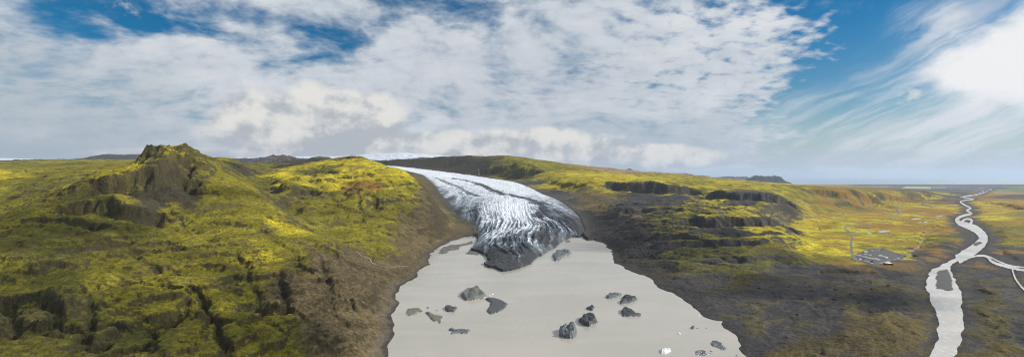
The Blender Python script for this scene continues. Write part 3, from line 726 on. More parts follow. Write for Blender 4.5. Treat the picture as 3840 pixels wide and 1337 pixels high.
# ------------------------------------------------------------------ water
def water_mat(name, c1, c2, rough, scale, bump, foam=0.0):
    m, n, b = mat(name)
    v = E(n, n.n('ShaderNodeTexCoord').outputs['Object'])
    f = n.noise(n.vm('MULTIPLY', v, (1, 2.2, 1)), .0045, 5, .55, dist=.6); g = n.noise(v, scale, 5, .6)
    c = n.mix(n.ss(.35, .65, f), c1, c2)
    if foam:
        fo = n.noise(n.vm('MULTIPLY', v, (1, .35, 1)), .22, 5, .7)
        c = n.mix(n.ss(.52, .75, fo) * foam, c, (.80, .78, .75))
    n.put(b.inputs['Base Color'], c); n.put(b.inputs['Roughness'], n.ss(.3, .7, n.noise(n.vm('MULTIPLY', v, (1, 3.0, 1)), .006, 4, .6, dist=.8)) * rough + rough * .5)
    b.inputs['IOR'].default_value = 1.33
    bp = n.n('ShaderNodeBump'); bp.inputs['Strength'].default_value = 1; bp.inputs['Distance'].default_value = bump
    n.put(bp.inputs['Height'], g); n.t.links.new(bp.outputs[0], b.inputs['Normal'])
    return m
M_lake = water_mat('milky meltwater', (.378, .350, .308), (.335, .322, .276), .2, .35, .04)
M_river = water_mat('silty river water', (.50, .475, .445), (.40, .38, .355), .35, .5, .25, .9)
M_pond = water_mat('pond water', (.30, .34, .38), (.34, .37, .40), .06, .5, .02)  # whitened base colour stands for the reflected sky
M_brook = water_mat('brook water', (.30, .29, .27), (.24, .23, .21), .3, .5, .1, .5)
M_sea = plain_mat('sea water', (.32, .38, .42), .3, .05, .0004)  # pale base colour also stands for glare and haze on the water
poly_sheet('lake', LAKE, M_lake, 0.0)
RM = []
co = []; qd = []
for i, (k, (l, r)) in enumerate(RIB.items()):
    b0 = len(co); zz = .15 + .12 * i
    for a, b in zip(l, r): co += [(a[0], a[1], zz), (b[0], b[1], zz)]
    for j in range(len(l) - 1): qd.append((b0 + 2 * j, b0 + 2 * j + 1, b0 + 2 * j + 3, b0 + 2 * j + 2))
me = mesh_np('river', co, qd, False); poly_sheet('river', NEARR, M_river, .05); o = link('river', me, M_river); o['kind'] = 'structure'
# islands of gravel in the river
M_gravel = plain_mat('river gravel', (.062, .058, .058), .95, .3, .3, bump=.5)
def mound(name, poly, z0, h, m, kind=None, res=70):
    xs = [p[0] for p in poly]; ys = [p[1] for p in poly]
    gx, gy = np.meshgrid(np.linspace(min(xs) - 1, max(xs) + 1, res), np.linspace(min(ys) - 1, max(ys) + 1, res * 2), indexing='ij')
    s = sdist(gx, gy, poly); w = min(max(xs) - min(xs), max(ys) - min(ys))
    zz = np.where(s > 0, z0 - .6, z0 + h * smooth(0, w * .25, -s) + .25 * h * fbm(gx / 9, gy / 9, 3))
    q = grid_quads(*gx.shape)[:, ::-1]; keep = s.ravel()[q].min(1) < 0
    c, q, _ = compact(np.stack([gx, gy, zz], -1).reshape(-1, 3), q[keep])
    o = link(name, mesh_np(name, c, q), m)
    if kind: o['kind'] = kind
    return o
mound('gravel_bar', ragged(gpoly('3513,1022 3530,1012 3550,1008 3562,1030 3564,1060 3572,1085 3555,1090 3530,1082 3512,1082 3508,1050'), 2, 60, 5), .4, 1.2, M_gravel, 'structure')
mound('gravel_bar', ragged(gpoly('3648,918 3662,908 3682,905 3680,912 3664,922'), 3, 30, 3), .5, 1.2, M_gravel, 'structure')
for s in PONDS: poly_sheet('pond', s, M_pond, ROADZ + .12)
X = 98000.0
poly_sheet('sea', [(3500, 13800), (X, 13800), (X, X), (-X, X), (-X, 24000), (3500, 24000)], M_sea, -2.0)

def drape(name, s, m, dz=.5, n=6, z=None):
    """strip of water or track laid on the land, sighted as column,row,width"""
    c = catmull([tuple(map(float, t.split(','))) for t in s.split()], n); co = []; qd = []
    h = [hit(p[0], p[1]) for p in c]
    h = np.array(h); d = np.gradient(h[:, :2], axis=0); L = np.hypot(d[:, 0], d[:, 1]) + 1e-6
    nx, ny = -d[:, 1] / L, d[:, 0] / L
    for j, p in enumerate(h):
        w = c[j, 2] / 2 * p[1] / F
        for sgn in (-1, -.33, .33, 1):
            x, y = p[0] + sgn * nx[j] * w, p[1] + sgn * ny[j] * w
            co.append((x, y, float(land_at(x, y)[0]) + dz))
    for j in range(len(h) - 1):
        for k in range(3): qd.append((4 * j + k, 4 * j + k + 1, 4 * j + k + 5, 4 * j + k + 4))
    o = link(name, mesh_np(name, co, qd, True), m); o['kind'] = 'structure'; return o
drape('stream', '1345,950,2.5 1360,962,3 1385,970,3 1395,985,3.5 1420,995,3 1450,1001,3 1480,1002,3.5 1505,998,4 1540,1000,5', M_brook, .7)
drape('stream', '1100,812,2.5 1112,825,2.5 1125,832,3 1135,838,2', M_brook, 1.0, 4)
M_road = plain_mat('grey gravel road', (.115, .112, .115), .9, .15, .5)
M_track = plain_mat('gravel track', (.16, .14, .12), .95, .2, .4)
M_lot = plain_mat('car park gravel', (.066, .065, .068), .92, .18, .25, bump=.1)
M_bed = plain_mat('dry stream gravel', (.075, .072, .074), .95, .25, .2)
l, r = RIBR; co = []; qd = []
for a, b in zip(l, r): co += [(a[0], a[1], ROADZ + .05), (b[0], b[1], ROADZ + .05)]
for j in range(len(l) - 1): qd.append((2 * j, 2 * j + 1, 2 * j + 3, 2 * j + 2))
o = link('road', mesh_np('road', co, qd, False), M_road); o['kind'] = 'structure'
poly_sheet('car_park', ragged(LOT, .8, 20, 5), M_lot, ROADZ + .10)
drape('track', TRAIL, M_track, .4)
drape('track', '2420,958,4 2500,966,4 2580,972,4 2660,980,4 2740,993,4 2800,997,4 2900,1000,4', M_bed, .5)
drape('dry_stream', '2985,818,6 3060,814,6 3130,808,6 3200,796,7 3280,790,7 3350,784,7 3420,780,7 3480,778,6', M_bed, .5)
drape('dry_stream', '3340,822,6 3352,812,6 3375,800,7 3368,790,7 3360,783,6', M_bed, .8)
drape('dry_stream', '3490,778,6 3492,774,6 3470,770,6 3458,764,6 3480,755,6 3500,748,4', M_bed, 1.0)
drape('stream', '3342,821,1.6 3354,811,1.6 3377,800,1.8 3370,790,1.6 3372,785,1.4', M_river, 1.3)
o = drape('waterfall', '1795,634,1.2 1796,642,1.2 1796,650,1.5 1797,657,1.6', plain_mat('white water', (.42, .44, .47), .5), 3.0, 4)

# ------------------------------------------------------------------ far hills and the ice cap
def far_hill(name, prof, base, Y, depth, cols, seed, flat=.55, rough=.06, wob=0.0):
    """a hill or mesa: skyline sighted as column,row; base row; its distance and its depth"""
    pr = np.array([tuple(map(float, t.split(','))) for t in prof.split()])
    n, k = 260, 60
    px = np.linspace(pr[0, 0], pr[-1, 0], n); top = np.interp(px, pr[:, 0], pr[:, 1])
    x = (px - 1920) / F * Y; zt = H - (top - HZ) / F * Y; zb = H - (base - HZ) / F * Y
    yy = np.linspace(0, 1, k); XX, T = np.meshgrid(x, yy, indexing='ij'); YY = Y + (T - flat * .5) * depth
    YY = YY + wob * depth * fbm(XX / (depth * .5) + seed, T * 0, 3)
    prof_ = smooth(0, flat * .5, T) ** .8 * smooth(1, 1 - .35, T)
    Z = zb - 15 + (zt - zb + 15)[:, None] * prof_
    span = max(zt.max() - zb, 30)
    Z = Z + span * rough * (fbm(XX / (span * 1.1) + seed, YY / (span * 1.6), 5) + .9 * (ridged(XX / (span * .8) + seed, YY / (span * 2.5), 4) - .7)) * (.3 + .7 * prof_) * np.clip((zt - zb) / span, .15, 1)[:, None]
    Z = np.where((T < .001), zb - 60, Z)
    sl = np.hypot(np.gradient(Z, axis=0) / np.gradient(XX, axis=0), np.gradient(Z, axis=1) / np.gradient(YY, axis=1))
    a, b = np.array(cols[0]), np.array(cols[1]); w = smooth(.25, .8, sl + .3 * fbm(XX / span + 3, Z / span * 3, 4))[..., None]
    cc = (a * (1 - w) + b * w) * (1 + .25 * fbm(XX / span * 2, YY / span * 2, 4))[..., None]
    q = grid_quads(n, k)[:, ::-1]
    o = link(name, mesh_np(name, np.stack([XX, YY, Z], -1).reshape(-1, 3), q, True, cc.reshape(-1, 3).clip(.01, .9)), M_far); o['kind'] = 'structure'; return o
M_far = ground_mat('far hillside', 6.0, .02, .08, .15)
GH = ((.085, .085, .035), (.05, .048, .05)); BL = ((.07, .075, .08), (.05, .055, .065)); SN = ((.52, .57, .64), (.32, .37, .44))
far_hill('hills', '-250,600 0,601 120,600 260,598 330,592 375,582 420,578 450,582 485,577 520,585 600,590 700,592 830,600', 612, 7800, 1800, ((.06, .06, .05), (.045, .045, .055)), 3)
far_hill('hills', '920,605 960,598 1000,590 1025,580 1050,586 1080,590 1120,596 1150,602', 612, 5000, 900, ((.09, .07, .05), (.05, .042, .042)), 9, rough=.12)
far_hill('hills', '1120,606 1150,598 1180,588 1205,587 1240,596 1260,606', 612, 4300, 500, ((.075, .07, .03), (.045, .04, .042)), 12, rough=.1)
far_hill('ice_cap', '850,597 900,590 1000,589 1080,587 1150,586 1250,587 1330,583 1400,577 1470,573 1530,573 1600,578 1680,585 1760,590 1850,600', 612, 11500, 3500, SN, 5, .8, .03)
far_hill('ice_cap', '-200,594 -80,592 0,592 60,594 130,596 180,600', 606, 11500, 3000, SN, 6, .8, .03)
far_hill('hills', '2270,650 2330,642 2365,633 2390,640 2440,648 2480,655', 664, 9000, 700, ((.13, .10, .06), (.07, .065, .06)), 15)
far_hill('hills', '2450,660 2462,652 2476,645 2490,651 2530,654 2543,650 2575,648 2582,655 2592,652 2600,656 2640,658 2655,660 2660,666', 674, 17000, 2000, BL, 21, .6, .04)
far_hill('hills', '2640,670 2670,665 2720,664 2745,661 2762,664 2800,662 2803,668 2830,674', 682, 17500, 1800, BL, 22, .6, .05)
far_hill('mesa', '2812,682 2822,672 2832,666 2842,662 2850,658 2862,661 2880,662 2900,660 2918,659 2928,663 2934,670 2946,678 2960,682', 684, 13300, 750, ((.075, .085, .05), (.045, .05, .052)), 31, .35, .10)
M_field = plain_mat('hay field', (.30, .29, .10), .95, .1, .004); M_field2 = plain_mat('grass field', (.11, .16, .06), .95, .1, .004)
poly_sheet('field', gpoly('3378,706 3398,698 3492,700 3492,708', 3), M_field, 4.0)
poly_sheet('field', gpoly('3494,708 3494,699.5 3545,700 3555,706', 3), M_field2, 4.0)

# ------------------------------------------------------------------ icebergs
def z3(s, x0, y0, k): return [(x0 + k * float(t.split(',')[0]), y0 + k * float(t.split(',')[1])) for t in s.split()]
A_ = (1480, 1030, .2787); B_ = (2060, 1060, .2676); C_ = (2420, 1180, .1786); D_ = (1400, 560, .557)
def ice_mat(name, c1, c2, c3, sc=.35):
    m, n, b = mat(name); v = E(n, n.n('ShaderNodeTexCoord').outputs['Object'])
    f = n.noise(n.vm('MULTIPLY', v, (1.6, .5, 1)), sc, 6, .65, dist=1.2); g = n.noise(v, 1.1, 5, .7)
    c = n.mix(n.ss(.38, .62, f), c1, c2); c = n.mix(n.ss(.60, .72, g * .6 + f * .4), c, c3)
    zc = n.sep(v)[2]; c = n.mix(n.ss(1.3, .2, zc + (g - .5) * 3.0) * n.ss(.50, .62, f), c, (.62, .66, .70))
    n.put(b.inputs['Base Color'], c); b.inputs['Roughness'].default_value = .45
    bp = n.n('ShaderNodeBump'); bp.inputs['Strength'].default_value = 1; bp.inputs['Distance'].default_value = .7
    n.put(bp.inputs['Height'], g + f); n.t.links.new(bp.outputs[0], b.inputs['Normal']); return m
I_dark = ice_mat('dark ashy ice', (.018, .024, .029), (.038, .046, .053), (.12, .145, .16))
I_olive = ice_mat('silty olive ice', (.105, .100, .068), (.15, .14, .098), (.18, .175, .14))
I_grey = ice_mat('grey gritty ice', (.085, .086, .076), (.125, .125, .11), (.16, .16, .15))
I_flat = ice_mat('dark flat ice', (.038, .042, .042), (.058, .062, .062), (.08, .085, .085))
I_white = ice_mat('white clean ice', (.85, .87, .9), (.72, .76, .8), (.12, .13, .14), .6)
I_mix = ice_mat('banded ice', (.035, .042, .047), (.15, .17, .18), (.5, .53, .55))
GI = 'icebergs floating in the lake'
def berg(out, k, m, hf, label, res=46, rug=1.0, group=GI):
    hf *= .8; p = np.array(z3(out, *k)); pb = p[:, 1].max(); T = pb - p[:, 1].min()
    Yb = gxy(0, pb)[1]; h = hf * T / F * Yb
    foot = ragged([gxy(x, pb - (pb - y) * (1 - hf), 0) for x, y in p], .5, 7, 5)
    xs = [q[0] for q in foot]; ys = [q[1] for q in foot]
    gx, gy = np.meshgrid(np.linspace(min(xs) - .4, max(xs) + .4, res), np.linspace(min(ys) - .4, max(ys) + .4, res), indexing='ij')
    s = sdist(gx, gy, foot); w = min(max(xs) - min(xs), max(ys) - min(ys)); back = (gy - min(ys)) / (max(ys) - min(ys))
    side = (gx - min(xs)) / (max(xs) - min(xs))
    sd_ = len(bpy.data.objects) * 3.7
    crown = .74 + .34 * back + .16 * fbm(gx / (w * .45) + sd_, gy / (w * .45), 3) - .42 * ridged(gx / (w * .45) + sd_, gy / (w * .9), 4) * .5 * rug
    zz = np.where(s > 0, -.8, h * np.clip(crown, .12, 1.15) * smooth(0, w * .11, -s) ** .6 + .10 * h * rug * fbm(gx / (w * .14) + sd_, gy / (w * .14), 3))
    zz = np.where(s <= 0, np.maximum(zz, .05), zz)
    q = grid_quads(res, res)[:, ::-1]; keep = s.ravel()[q].min(1) < 0
    x0, y0 = float(np.mean(xs)), float(np.mean(ys))
    c, q, _ = compact(np.stack([gx - x0, gy - y0, zz], -1).reshape(-1, 3), q[keep])
    o = link('iceberg', mesh_np('iceberg', c, q), m); o.location = (x0, y0, 0)
    return props(o, label, 'iceberg', group)
berg('880,250 930,190 985,150 1060,145 1115,100 1150,150 1195,200 1235,265 1190,310 1080,335 950,348 915,300', A_, I_grey, .35, 'large pale grey iceberg with a spike on its upper edge')
berg('1210,300 1250,285 1370,298 1450,325 1530,375 1490,440 1400,500 1280,535 1225,480 1270,410 1285,360', A_, I_flat, .12, 'smooth dark oval iceberg touching the pale grey spiked one', rug=.3)
berg('145,505 175,440 240,438 330,428 388,485 320,495 280,535 180,552', A_, I_olive, .15, 'olive brown slab of ice nearest the left shore', rug=.4)
berg('400,488 470,478 560,530 662,545 610,662 575,620 520,622 470,570 440,520', A_, I_olive, .15, 'olive speckled wedge of ice tapering to a point at lower right', rug=.5)
berg('670,405 745,382 790,415 850,425 805,470 800,500 690,490 680,450', A_, I_flat, .45, 'small dark grey iceberg with a reflection below it, between olive ice and pale grey berg')
berg('720,710 780,692 830,720 920,713 1025,720 990,780 920,788 840,778 770,802 748,785 790,745 740,735', A_, I_mix, .3, 'narrow dark iceberg with a forked left end')
berg('428,425 462,425 450,452', A_, I_flat, .4, 'tiny dark ice lump above the two olive slabs', 20)
berg('545,470 565,466 588,474 570,484', A_, I_olive, .3, 'tiny olive ice lump left of the small dark grey iceberg', 20)
berg('1265,268 1280,264 1288,278 1278,284', A_, I_white, .5, 'little bright white ice chip above the dark oval iceberg', 16)
berg('1297,252 1330,248 1328,262 1305,264', A_, I_white, .5, 'little pair of white ice chips beside the spiked grey iceberg', 16)
berg('135,590 190,572 310,522 352,540 388,600 380,690 345,772 290,782 190,762 132,720', B_, I_mix, .5, 'upright blocky dark iceberg with pale vertical facets')
berg('402,490 480,410 600,388 650,430 682,532 600,560 570,612 500,602 430,535', B_, I_dark, .45, 'broad dark iceberg below a small perched lump of ice')
berg('512,340 560,320 602,292 638,330 612,382 578,388', B_, I_dark, .5, 'small dark ice lump just behind the broad dark iceberg')
berg('787,188 830,120 920,112 1028,125 1000,175 950,210 820,224', B_, I_mix, .45, 'pale banded grey iceberg at the left of a trio')
berg('982,300 990,230 1050,190 1005,172 1040,150 1112,142 1150,162 1222,162 1243,212 1190,228 1170,265 1080,285', B_, I_dark, .45, 'jagged black iceberg touching the pale banded one')
berg('998,370 1030,322 1090,312 1152,350 1202,400 1300,437 1290,463 1200,467 1120,473 1025,474', B_, I_dark, .4, 'dark humped iceberg with a tail to the right, below the jagged black one')
berg('318,690 370,652 398,690 500,688 548,715 470,782 430,808 326,812', C_, I_white, .5, 'bright white iceberg near the bottom edge of the lake')
berg('955,230 1000,203 1038,213 1022,285 990,298', C_, I_mix, .6, 'small two-tone iceberg, white below and black on top', 30)
berg('1070,275 1085,258 1115,260 1112,280', C_, I_mix, .5, 'tiny ice lump right beside the small two-tone iceberg', 16)
berg('1262,255 1290,250 1305,268 1275,280', C_, I_olive, .5, 'tiny pale ice lump between two-tone iceberg and right shore', 16)
berg('675,375 715,355 745,380 740,405 700,398', C_, I_white, .5, 'tiny low white ice patch above the bright white iceberg', 18)
berg('1100,18 1130,0 1170,2 1140,10', C_, I_white, .5, 'thin white ice sliver near a dark bulge in the right shore', 14)
berg('1358,590 1400,518 1500,518 1560,552 1615,572 1650,628 1714,680 1682,745 1600,728 1520,682 1400,642', C_, I_flat, .1, 'flat dark grey floe shaped like a shoe sole near the right shore', rug=.3)
berg('1040,750 1120,722 1220,722 1290,758 1398,805 1310,828 1220,858 1058,842', C_, I_flat, .1, 'flat grey leaf-shaped floe pointing right, close to the bottom edge', rug=.3)
berg('1322,740 1360,733 1424,772 1380,775', C_, I_flat, .15, 'slim grey ice strip between the leaf-shaped and sole-shaped floes', 22, .3)
berg('1885,840 1915,828 1945,858 1910,865', C_, I_flat, .2, 'tiny grey floe hugging the lower right shore', 18, .3)
berg('1203,700 1230,670 1300,658 1338,685 1310,705 1272,720 1255,748 1217,752 1208,715', D_, I_mix, .35, 'dark ridged iceberg just off the glacier front', rug=1.4)
berg('1292,616 1310,610 1328,613 1325,624 1300,624', D_, I_dark, .3, 'small dark ice lump by the corner where glacier meets right shore', 22)

# boulders strewn on the outwash gravel
M_stone = plain_mat('dark basalt', (.035, .033, .032), .9, .3, .5, bump=.3)
GB_ = 'dark boulders on the gravel plain'
def boulder(px, py, size, label):
    bm = bmesh.new(); bmesh.ops.create_icosphere(bm, subdivisions=2, radius=1)
    k = rnd.uniform(0, 50)
    for v in bm.verts:
        p = v.co.copy(); q = 1 + .5 * float(fbm(np.array([p.x * 1.1 + k]), np.array([p.y * 1.1 + p.z + k]), 3)[0])
        v.co = (p.x * q * 1.25 * size, p.y * q * size, (p.z * q * .8 + .35) * size)
    me = bpy.data.meshes.new('boulder'); bm.to_mesh(me); bm.free()
    x, y, zz = hit(px, py); o = link('boulder', me, M_stone); o.location = (x, y, float(land_at(x, y)[0])); o.rotation_euler.z = rnd.uniform(0, 6)
    return props(o, label, 'boulder', GB_)
LBL = 'small dark boulder among others strewn over the bare gravel between lake and river'
for px, py, s_ in ((3131, 1087, 3), (3128, 1122, 2.4), (3135, 1124, 2), (3042, 1092, 2), (3010, 1120, 2.2), (2960, 1075, 2), (3190, 1104, 1.8), (3270, 1085, 2.4), (3266, 1060, 1.8), (3060, 1150, 2), (3220, 1135, 1.6), (2900, 1100, 2.2), (2850, 1080, 2), (3330, 1070, 2), (3160, 1160, 1.6), (2990, 1180, 1.8)):
    boulder(px, py, s_, LBL)
for px, py, s_, lb in ((3268, 983, 3.5, 'dark boulder left of the service hut, below the front row of cars'), (3345, 992, 3.0, 'dark boulder right below the service hut on the bank'), (3432, 960, 4.0, 'big dark boulder right of the car park at the start of the trail')):
    boulder(px, py, s_, lb)
# ------------------------------------------------------------------ car park: vehicles and the service hut
def paint(name, c, r=.35): return plain_mat(name, c, r, .04, 1.0)
PT = {'white': paint('white paint', (.8, .8, .8)), 'silver': paint('silver paint', (.45, .46, .48)), 'grey': paint('grey paint', (.20, .21, .22)),
      'black': paint('black paint', (.02, .02, .022)), 'blue': paint('blue paint', (.05, .10, .25)), 'red': paint('red paint', (.35, .04, .03))}
GLS = plain_mat('tinted glass', (.03, .035, .04), .08, .05); TYR = plain_mat('tyre rubber', (.02, .02, .02), .9); RIM = plain_mat('wheel rim', (.4, .4, .42), .4, metal=.6)
LGT = plain_mat('headlamp glass', (.7, .7, .65), .2); TLT = plain_mat('tail lamp', (.4, .02, .02), .3)
def loft(secs, m, name, parent, bev=0.0):
    """solid through cross sections given as (x, halfwidth, zlow, zhigh, topwidth)"""
    bm = bmesh.new(); rings = []
    for x, hw, z0_, z1_, tw in secs:
        rings.append([bm.verts.new(v) for v in ((x, -hw, z0_), (x, hw, z0_), (x, hw, (z0_ + z1_) / 2), (x, tw, z1_), (x, -tw, z1_), (x, -hw, (z0_ + z1_) / 2))])
    for a, b in zip(rings, rings[1:]):
        for i in range(6): bm.faces.new((a[i], a[(i + 1) % 6], b[(i + 1) % 6], b[i]))
    bm.faces.new(rings[0][::-1]); bm.faces.new(rings[-1])
    bmesh.ops.recalc_face_normals(bm, faces=bm.faces)
    if bev: bmesh.ops.bevel(bm, geom=bm.edges[:], offset=bev, segments=1, affect='EDGES')
    me = bpy.data.meshes.new(name); bm.to_mesh(me); bm.free(); return link(name, me, m, parent)
def cyl(name, c, r, w, m, parent):
    bm = bmesh.new(); bmesh.ops.create_cone(bm, cap_ends=True, segments=14, radius1=r, radius2=r, depth=w)
    bmesh.ops.rotate(bm, verts=bm.verts, matrix=__import__('mathutils').Matrix.Rotation(math.pi / 2, 3, 'X')); bmesh.ops.translate(bm, verts=bm.verts, vec=c)
    me = bpy.data.meshes.new(name); bm.to_mesh(me); bm.free(); return link(name, me, m, parent)
def bxo(name, c, s, m, parent):
    bm = bmesh.new(); bmesh.ops.create_cube(bm, size=1); bmesh.ops.scale(bm, verts=bm.verts, vec=s); bmesh.ops.translate(bm, verts=bm.verts, vec=c)
    bmesh.ops.bevel(bm, geom=bm.edges[:], offset=min(s) * .12, segments=1, affect='EDGES')
    me = bpy.data.meshes.new(name); bm.to_mesh(me); bm.free(); return link(name, me, m, parent)
def wheels(root, xs, hw, r):
    for x in xs:
        for y in (-hw, hw):
            w = cyl('wheel', (x, y, r), r, .24, TYR, root); cyl('rim', (x, y * 1.02, r), r * .6, .24, RIM, w)
def empty(name, loc=(0, 0, 0), rz=0.0):
    o = bpy.data.objects.new(name, None); C.objects.link(o); o.location = loc; o.rotation_euler.z = rz; o.empty_display_size = .5; return o
def make_car(c):
    r = empty('parked_car')
    loft([(-2.2, .80, .35, .85, .75), (-1.9, .9, .25, 1.0, .8), (-.9, .92, .25, 1.02, .84), (.9, .92, .25, 1.0, .84), (1.9, .88, .25, .88, .78), (2.25, .75, .35, .72, .68)], PT[c], 'body', r, .03)
    loft([(-1.95, .76, .95, 1.02, .72), (-1.4, .78, .95, 1.36, .66), (.2, .78, .95, 1.40, .66), (.55, .78, .95, 1.34, .64), (1.15, .76, .9, 1.0, .7)], GLS, 'window_band', r)
    loft([(-1.75, .74, 1.30, 1.44, .68), (-1.3, .76, 1.37, 1.52, .70), (.1, .76, 1.41, 1.56, .70), (.62, .74, 1.32, 1.46, .68)], PT[c], 'roof', r)
    wheels(r, (-1.35, 1.38), .80, .33)
    for y in (-.6, .6): bxo('headlight', (2.2, y, .68), (.12, .3, .14), LGT, r); bxo('tail_light', (-2.2, y, .8), (.1, .25, .16), TLT, r)
    return r
def make_van(c, L, name='camper_van', hgt=2.5, hw=1.05):
    r = empty(name); h = L / 2
    loft([(-h, hw * .96, .4, hgt - .1, hw * .9), (-h + .15, hw, .35, hgt, hw * .92), (h - 1.6, hw, .35, hgt, hw * .92), (h - .9, hw, .35, hgt * .62, hw * .9), (h - .1, hw * .95, .35, 1.1, hw * .85), (h, hw * .9, .4, .9, hw * .8)], PT[c], 'body', r, .03)
    loft([(-h + .4, hw + .015, hgt * .56, hgt * .78, hw * .96 + .02), (h - 1.9, hw + .015, hgt * .56, hgt * .78, hw * .96 + .02)], GLS, 'side_window', r)
    loft([(h - 1.62, hw * .86, hgt * .60, hgt * .96, hw * .84), (h - 1.45, hw * .86, hgt * .60, hgt * .93, hw * .84), (h - .86, hw * .84, hgt * .58, hgt * .66, hw * .82)], GLS, 'windscreen', r)
    wheels(r, (-h + 1.1, h - 1.1), hw * .88, .42)
    for y in (-.7, .7): bxo('headlight', (h, y, .8), (.1, .3, .18), LGT, r)
    return r
def dup(root, loc, rz):
    r = root.copy(); C.objects.link(r); r.location = loc; r.rotation_euler.z = rz
    for ch in list(root.children):
        c = ch.copy(); C.objects.link(c); c.parent = r
        for g in ch.children:
            d = g.copy(); C.objects.link(d); d.parent = c
    return r
ZL = ROADZ + .10
proto = {}
def put(kind, c, px, py, rz, label, group):
    X, Y = gxy(px, py, ZL); key = (kind, c)
    if key not in proto:
        o = make_car(c) if kind == 'car' else make_van(c, 6.2) if kind == 'van' else make_van(c, 11.5, 'coach', 3.3, 1.25)
        proto[key] = o; o.location = (X, Y, ZL); o.scale = (1.22,) * 3 if kind != 'bus' else (1, 1, 1); o.rotation_euler.z = rz
    else: o = dup(proto[key], (X, Y, ZL), rz)
    return props(o, label, {'car': 'car', 'van': 'camper van', 'bus': 'coach'}[kind], group)
def zp(x, y): return 3100 + .3344 * x, 760 + .3344 * y
def heading(a, b):
    p, q = gxy(*zp(*a), ZL), gxy(*zp(*b), ZL); return math.atan2(q[1] - p[1], q[0] - p[0])
def row(a, b, n, cols, where, group, off=1.571, vans=()):
    h = heading(a, b)
    for i in range(n):
        t = (i + .5) / n; x, y = zp(a[0] + (b[0] - a[0]) * t, a[1] + (b[1] - a[1]) * t)
        c = cols[i % len(cols)]; kd = 'van' if i in vans else 'car'
        put(kd, c, x, y, h + off + rnd.uniform(-.06, .06), '%s %s parked in %s' % (c, 'camper van' if kd == 'van' else 'car', where), group)
row((276, 622), (345, 658), 9, ['white', 'grey', 'silver', 'black'], 'the short row on the left edge beside the road', 'cars in the short row beside the road')
row((338, 592), (600, 643), 26, ['white', 'white', 'silver', 'white', 'white', 'blue', 'white'], 'the long middle row, back rank', 'cars in the back rank of the long middle row', vans=(3, 9, 21))
row((420, 615), (590, 650), 15, ['white', 'silver', 'white', 'grey', 'white'], 'the long middle row, front rank', 'cars in the front rank of the long middle row')
row((425, 653), (522, 686), 14, ['white', 'white', 'silver', 'white', 'grey'], 'the front row nearest the gravel bank', 'cars in the front row by the gravel bank')
row((560, 688), (770, 634), 18, ['white', 'grey', 'white', 'white', 'silver', 'white', 'red'], 'the right row behind the hut', 'cars in the row behind the hut')
for x, y, k, c, r, lb in ((440, 552, 'bus', 'white', .3, 'long white coach at the back left corner of the car park'), (400, 560, 'bus', 'grey', .3, 'grey coach behind the long white coach at the back left'),
        (380, 566, 'car', 'grey', .5, 'single grey car left of the two coaches'), (435, 581, 'van', 'white', .2, 'white camper van in front of the coaches, left of another'), (488, 592, 'van', 'white', .2, 'white camper van alone right of the back-left coaches'),
        (510, 541, 'van', 'silver', .4, 'silver camper van standing alone near the back of the car park'), (574, 531, 'car', 'white', .2, 'white car at the far back edge, left of a pair'), (589, 531, 'car', 'silver', .2, 'silver car at the far back edge, right of a pair'),
        (619, 524, 'car', 'black', .2, 'black car in the far back corner against the moss'), (605, 600, 'bus', 'white', .2, 'white coach in the open middle of the car park'), (645, 612, 'bus', 'silver', .5, 'silver coach slanting right of the white coach in the middle'),
        (672, 618, 'bus', 'white', .5, 'rightmost white coach of the three in the middle'), (812, 581, 'car', 'black', .1, 'lone black car on the empty right half of the car park'), (806, 633, 'van', 'white', .1, 'white camper van at the right end of the lot'),
        (375, 640, 'van', 'white', .4, 'white camper van where the road enters the car park'), (415, 630, 'car', 'black', .4, 'black car just inside the car park entrance'),
        (281, 495, 'car', 'white', 1.5, 'white car driving up the grey road'), (270, 536, 'car', 'silver', 1.5, 'silver car on the bend of the road above the car park')):
    put(k, c, *zp(x, y), r, lb, 'vehicles spread over the open car park')
# service hut: walls, white and teal roof, door and windows
X, Y = gxy(*zp(682, 690), ZL); hut = empty('service_hut', (X, Y, ROADZ + .1), .12)
HW = plain_mat('dark timber wall', (.06, .05, .045), .8); HR = plain_mat('white sheet roof', (.8, .8, .78), .5); HT = plain_mat('teal sheet roof', (.12, .42, .45), .5); HD = plain_mat('red brown door', (.22, .07, .04), .6)
bxo('wall', (0, 0, 1.6), (15, 8, 3.2), HW, hut)
def slab(name, pts, th, m, parent):
    bm = bmesh.new(); v = [bm.verts.new(p) for p in pts]; w = [bm.verts.new((p[0], p[1], p[2] + th)) for p in pts]; n = len(pts)
    bm.faces.new(v[::-1]); bm.faces.new(w)
    for i in range(n): bm.faces.new((v[i], v[(i + 1) % n], w[(i + 1) % n], w[i]))
    me = bpy.data.meshes.new(name); bm.to_mesh(me); bm.free(); return link(name, me, m, parent)
slab('roof', [(-7.9, -4.6, 3.22), (-1, -4.6, 3.22), (-1, 4.6, 4.4), (-7.9, 4.6, 4.4)], .25, HT, hut)['label'] = 'teal half of the roof'
slab('roof', [(-.99, -4.6, 3.22), (7.9, -4.6, 3.22), (7.9, 4.6, 4.4), (-.99, 4.6, 4.4)], .25, HR, hut)['label'] = 'white half of the roof'
bxo('door', (2.5, -4.03, 1.15), (1.1, .12, 2.2), HD, hut)
for x in (-5, -2, 5.5): bxo('window', (x, -4.03, 1.9), (1.6, .1, 1.1), GLS, hut)
props(hut, 'low service hut with white and teal roof at the near edge of the car park', 'hut')
